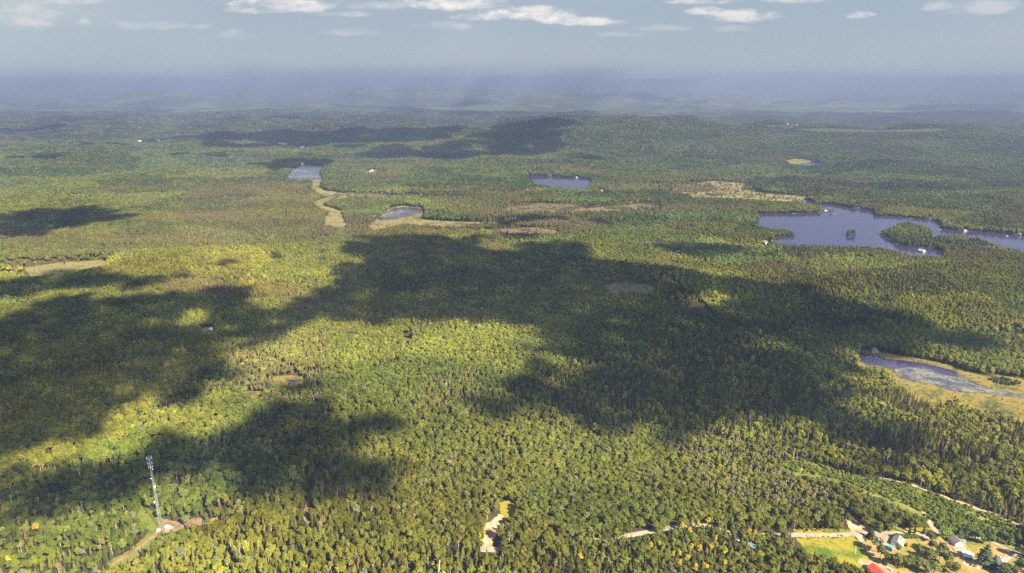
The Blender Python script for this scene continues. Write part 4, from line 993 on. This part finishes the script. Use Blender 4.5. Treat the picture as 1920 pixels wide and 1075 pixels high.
# vehicles
def car(px, py, rz, paint, lb, L=4.6, Wd=1.85, pick=False):
    t = place('pickup_truck' if pick else 'parked_car', px, py, rz, lb, 'truck' if pick else 'car')
    prof = [(-L/2,.35),(-L/2,.95),(-L/2+.2,1.05),(-L*.12,1.08),(L*.02,1.12),(L*.36,.98),(L/2-.05,.85),(L/2,.4)] if not pick else [(-L/2,.5),(-L/2,1.15),(L*.12,1.15),(L*.40,1.12),(L/2,.98),(L/2,.5)]
    q = MB(); n_ = len(prof); V = [(s_*Wd/2, x_, z_) for s_ in (-1, 1) for x_, z_ in prof]
    q.add(V, [tuple(range(n_))[::-1], tuple(range(n_, 2*n_))]+[(i, (i+1) % n_, (i+1) % n_+n_, i+n_) for i in range(n_)]); q.build('body', M[paint], t)
    c0, c1 = ((-L*.40, L*.20) if not pick else (-L*.05, L*.25)); zt = 1.5 if not pick else 1.75
    q = MB(); w1 = Wd/2-.08; w2 = Wd/2-.25
    V = [(-w1,c0,1.08),(w1,c0,1.08),(w1,c1,1.08),(-w1,c1,1.08),(-w2,c0+.35,zt),(w2,c0+.35,zt),(w2,c1-.65,zt),(-w2,c1-.65,zt)]
    q.add(V, [(0,1,5,4),(1,2,6,5),(2,3,7,6),(3,0,4,7),(4,5,6,7)]); cb = q.build('windows', M['glass'], t)
    q = MB(); q.box(-w2, w2, c0+.35, c1-.65, zt-.02, zt+.05); q.build('roof', M[paint], t)
    for sx in (-1, 1):
        for sy in (-.31, .31):
            q = MB(); q.tube([(sx*(Wd/2-.22), sy*L, .34), (sx*(Wd/2+.01), sy*L, .34)], [.34, .34], 12); q.build('wheel', M['tyre'], t)
        q = MB(); q.box(sx*Wd*.36-.18, sx*Wd*.36+.18, L/2-.04, L/2+.03, .62, .8); q.build('headlight', M['trim'], t)
    return t
car(1667.5, 1068, 32, 'white_paint', 'white car parked on the sandy driveway right of the red barn')
car(1836, 1010, 70, 'white_paint', 'white pickup by the driveway behind the grey-roofed house', 5.4, 1.95, True)
# red lean-to beside the barn
t = place('lean_to', 1634, 1070, 12, 'small red lean-to at the left of the red barn', 'shed')
q = MB(); q.add([(-1.5,-1.5,0),(1.5,-1.5,0),(1.5,1.5,0),(-1.5,1.5,0),(-1.5,-1.5,1.9),(1.5,-1.5,2.4),(1.5,1.5,2.4),(-1.5,1.5,1.9)], [(0,3,2,1),(0,1,5,4),(1,2,6,5),(2,3,7,6),(3,0,4,7),(4,5,6,7)]); q.build('wall', M['wall_red'], t)
q = MB(); q.add([(-1.7,-1.7,1.93),(1.7,-1.7,2.5),(1.7,1.7,2.5),(-1.7,1.7,1.93),(-1.7,-1.7,2.05),(1.7,-1.7,2.62),(1.7,1.7,2.62),(-1.7,1.7,2.05)], [(0,3,2,1),(0,1,5,4),(1,2,6,5),(2,3,7,6),(3,0,4,7),(4,5,6,7)]); q.build('roof', M['roof_red'], t)
# teal-roofed hut and white shed in the trees below the road
house(1409, 1026, 5, 6, 2.2, 55, 'roof_teal', 'wall_cream', 0, 0, 0, 'cabin', 'small hut with teal roof half hidden in the trees below the road')
house(1383, 1014, 2.6, 4, 1.8, 40, 'roof_white', 'wall_white', 0, 0, 0, 'shed', 'tiny white-roofed shed in the trees left of the teal hut')
# fences
def fence(p0, p1, lb, mt='timber', hgt=1.3):
    ax, ay, az = G(*p0); bx, by, bz = G(*p1); L = math.hypot(bx-ax, by-ay); t = empty('fence', (ax, ay, az), math.atan2(by-ay, bx-ax)); tag(t, lb, 'fence')
    n_ = max(2, int(L/2.6))
    for i in range(n_+1):
        q = MB(); q.box(L*i/n_-.08, L*i/n_+.08, -.08, .08, -.2, hgt); q.build('post', M[mt], t)
    for zz in (.45, .85, 1.2):
        q = MB(); q.box(0, L, .082, .14, zz-.09, zz+.09); q.build('rail', M[mt], t)
fence((1785, 1025), (1797, 1047), 'dark wooden fence running down the lawn left of the carport')
fence((1786, 1047.5), (1799, 1047.5), 'short pale wooden fence closing the foot of the dark fence', 'plank')
fence((1757, 1018), (1782, 1019), 'pale wooden fence left of the grey-roofed white house', 'plank')
# hedge beside the road
ax, ay, az = G(1676, 1008.5); bx, by, bz = G(1719, 1009.5); L = math.hypot(bx-ax, by-ay); rh_ = np.random.RandomState(3)
t = empty('hedge', ((ax+bx)/2, (ay+by)/2, 0), math.atan2(by-ay, bx-ax)); tag(t, 'long clipped green hedge between the road and the green-roofed house', 'hedge')
q = MB(); C, Nn = [], []
for i in range(26):
    c = np.array([-L/2+L*(i+.5)/26, rh_.uniform(-.5, .5), 1.9]); lr = rh_.uniform(1.5, 2.1); v_, f_ = ICO1
    q.add(v_*(1+rh_.uniform(-.12, .12, (len(v_), 1)))*lr*np.array([1, 1, 1.1])+c, f_); d = rh_.normal(size=(40, 3)); d[:, 2] = abs(d[:, 2]); d /= np.linalg.norm(d, axis=1)[:, None]; C.append(c+d*lr*1.08); Nn.append(d)
clumps(q, np.concatenate(C), np.concatenate(Nn), .35, rh_)
o = q.build('leaves', M['leaf'], t); o['tint'] = (.11, .15, .03)
q = MB()
for i in range(9): q.tube([(-L/2+L*(i+.5)/9, 0, -.2), (-L/2+L*(i+.5)/9, 0, 1.5)], [.12, .08], 5)
q.build('stem', M['bark'], t)
# pole in the meadow
t = place('utility_pole', 1603, 1040, 0, 'thin white pole standing alone in the yellow-green meadow', 'pole')
q = MB(); q.tube([(0, 0, -.3), (0, 0, 7.2)], [.16, .10], 8); q.build('shaft', M['white_paint'], t)
q = MB(); q.box(-.7, .7, -.06, .06, 6.6, 6.75); q.build('crossarm', M['timber'], t)
# broken leaning trunk at the bottom edge
t = place('dead_tree', 822, 1088, 0, 'tall broken pale tree trunk leaning at the bottom edge left of centre', 'dead tree')
q = MB(); q.tube([(0, 0, -.5), (.5, .3, 9), (1.6, .9, 18.5), (1.9, 1.1, 20)], [.65, .55, .42, .08], 8); q.build('trunk', M['dead'], t)
q = MB(); q.tube([(.9, .5, 13), (2.0, .6, 14.5)], [.12, .04], 4); q.build('broken_branch', M['dead'], t)
# boats and docks
def boat(px, py, rz, lb, s=1.0):
    x, y, z = G(px, py); t = empty('motor_boat', (x, y, .35), R(rz)); tag(t, lb, 'boat'); q = MB(); V, Fc = [], []
    for i, (yy_, w_, zz) in enumerate([(-3, 1.0, .9), (-1, 1.25, .9), (1.2, 1.1, 1.0), (3.2, .08, 1.25)]):
        V += [(-w_*s, yy_*s, zz*s), (-w_*.6*s, yy_*s, -.1), (w_*.6*s, yy_*s, -.1), (w_*s, yy_*s, zz*s)]
        if i:
            for k in range(3): Fc.append((4*i-4+k, 4*i-3+k, 4*i+1+k, 4*i+k))
            Fc.append((4*i-4, 4*i, 4*i+3, 4*i-1))
    Fc.append((0, 3, 2, 1)); q.add(V, Fc); q.build('hull', M['white_paint'], t)
    q = MB(); q.box(-.7*s, .7*s, -.4*s, .9*s, .9*s, 1.7*s); q.build('cabin', M['trim'], t)
boat(1679, 458.5, 60, 'white boat moored off the near shore of the wooded peninsula', 1.3)
boat(1888, 443.5, 80, 'small white boat on the channel at the far right of the lake', 1.0)
def dock(px, py, rz, L, lb):
    x, y, z = G(px, py); t = empty('dock', (x, y, .35), R(rz)); tag(t, lb, 'dock')
    q = MB(); q.box(-1.2, 1.2, 0, L*.7, .5, .7); q.build('planks', M['roof_pale'], t)
    for sy in (1, L*.7-1):
        for sx in (-1.0, 1.0):
            q = MB(); q.box(sx-.12, sx+.12, sy-.12, sy+.12, -.3, .5); q.build('post', M['timber'], t)
dock(1543, 381.5, 90, 34, 'long pale dock at the inlet at the top left of the big lake')
dock(1641, 671, 200, 12, 'pale dock reaching into the dark end of the lily pond')
dock(1712, 411, 100, 20, 'pale dock on the far lake shore above the peninsula')
dock(1766, 431.5, 90, 16, 'pale dock on the far shore where the channel begins')
dock(1494, 401, 90, 22, 'pale dock on the far shore at the left end of the big lake')
dock(1567, 401, 90, 14, 'pale dock at the tip of the wooded far point')
# lattice tower
bx, by, bz = G(302, 992)
TH = 40.0
while proj(bx, by, bz+TH)[1] > 857: TH += .5
t = tag(empty('lattice_tower', (bx, by, bz), R(20)), 'tall slim lattice telecom tower carrying white antennas above the woods', 'tower')
def leg(k, z): w_ = 1.0*(1-z/TH)+.6; a = 2*math.pi*k/3; return np.array([w_*math.cos(a), w_*math.sin(a), z])
for k in range(3):
    q = MB(); q.tube([leg(k, -.3), leg(k, TH)], [.085, .06], 6); q.build('mast_leg', M['steel'], t)
q = MB(); nb = 34
for i in range(nb):
    z0, z1 = TH*i/nb, TH*(i+1)/nb
    for k in range(3):
        q.tube([leg(k, z0), leg((k+1) % 3, z1)], [.032, .032], 4); q.tube([leg((k+1) % 3, z0), leg(k, z1)], [.032, .032], 4); q.tube([leg(k, z0), leg((k+1) % 3, z0)], [.035, .035], 4)
q.build('bracing', M['steel'], t)
q = MB(); q.box(-.07, .07, -.30, -.25, 0, TH-2); q.build('cable_ladder', M['steel'], t)
for lvl, (zz, rr, ln) in enumerate([(TH-1.5, 2.3, 2.6), (TH-6.5, 2.0, 2.4), (TH-10.5, 1.7, 2.1)]):
    q = MB()
    for k in range(3):
        a0, a1 = 2*math.pi*k/3, 2*math.pi*(k+1)/3
        q.tube([(rr*math.cos(a0), rr*math.sin(a0), zz), (rr*math.cos(a1), rr*math.sin(a1), zz)], [.09, .09], 5); q.tube([(0, 0, zz), (rr*math.cos(a0), rr*math.sin(a0), zz)], [.08, .08], 5)
    q.build('antenna_frame', M['steel'], t)
    for k in range(9 if lvl == 0 else 6):
        n_ = 9 if lvl == 0 else 6; a = 2*math.pi*(k+.5)/n_; c = np.array([rr*math.cos(a), rr*math.sin(a)])*1.0
        q = MB(); q.box(-.10, .10, -.17, .17, -ln/2, ln/2); o = q.build('antenna_panel', M['white_paint'], t, (c[0], c[1], zz+.1), a)
for zz, a, r_ in ((TH*.60, -.6, .95), (TH*.55, 2.3, .6), (TH*.38, 3.4, 1.15), (TH*.82, 1.0, .5), (TH*.70, 3.0, .55)):
    q = MB(); d = np.array([math.cos(a-R(20)), math.sin(a-R(20)), 0]); c = d*(1.3+r_*.3)+np.array([0, 0, zz]); q.tube([c-d*.35, c, c+d*.25], [r_*.4, r_*.95, r_], 14); q.build('dish', M['white_paint'], t)
drape('gravel_pad', [(307, 987), (312, 983), (320, 984.5), (327, 990.5), (318, 993), (306, 994)], M['gravel'], .22)
t = place('equipment_cabinet', 297.5, 996, 10, 'small white equipment cabinet at the foot of the lattice tower', 'cabinet')
q = MB(); q.box(-1.3, 1.3, -1, 1, -.1, 2.3); q.build('body', M['white_paint'], t); q = MB(); q.box(-1.4, 1.4, -1.1, 1.1, 2.3, 2.45); q.build('lid', M['roof_pale'], t); q = MB(); q.box(-.5, .5, -1.04, -.98, .1, 2.1); q.build('door', M['steel'], t)
t = place('equipment_cabinet', 314, 992, 15, 'low pale equipment shelter on the gravel pad right of the tower', 'cabinet')
q = MB(); q.box(-1.8, 1.8, -1.2, 1.2, -.1, 2.5); q.build('body', M['roof_pale'], t); q = MB(); q.box(-2, 2, -1.4, 1.4, 2.5, 2.7); q.build('lid', M['white_paint'], t)

# ------------------------------------------------------------------ haze
hb = MB(); hb.box(-82000, 82000, -6000, 82500, -80, 520)
m = bpy.data.materials.new('haze_air'); m.use_nodes = True; n = NT(m.node_tree)
n.n.remove(n.n['Principled BSDF']); pv = n.new('ShaderNodeVolumePrincipled')
pv.inputs['Color'].default_value = (.188, .240, .375, 1); pv.inputs['Density'].default_value = 1.1e-4; pv.inputs['Anisotropy'].default_value = 0.0
n.l.new(pv.outputs[0], n.n['Material Output'].inputs['Volume'])
hz_ = hb.build('haze', m); tag(hz_, 'pale blue haze filling the air over the forest', 'haze', kind='stuff')
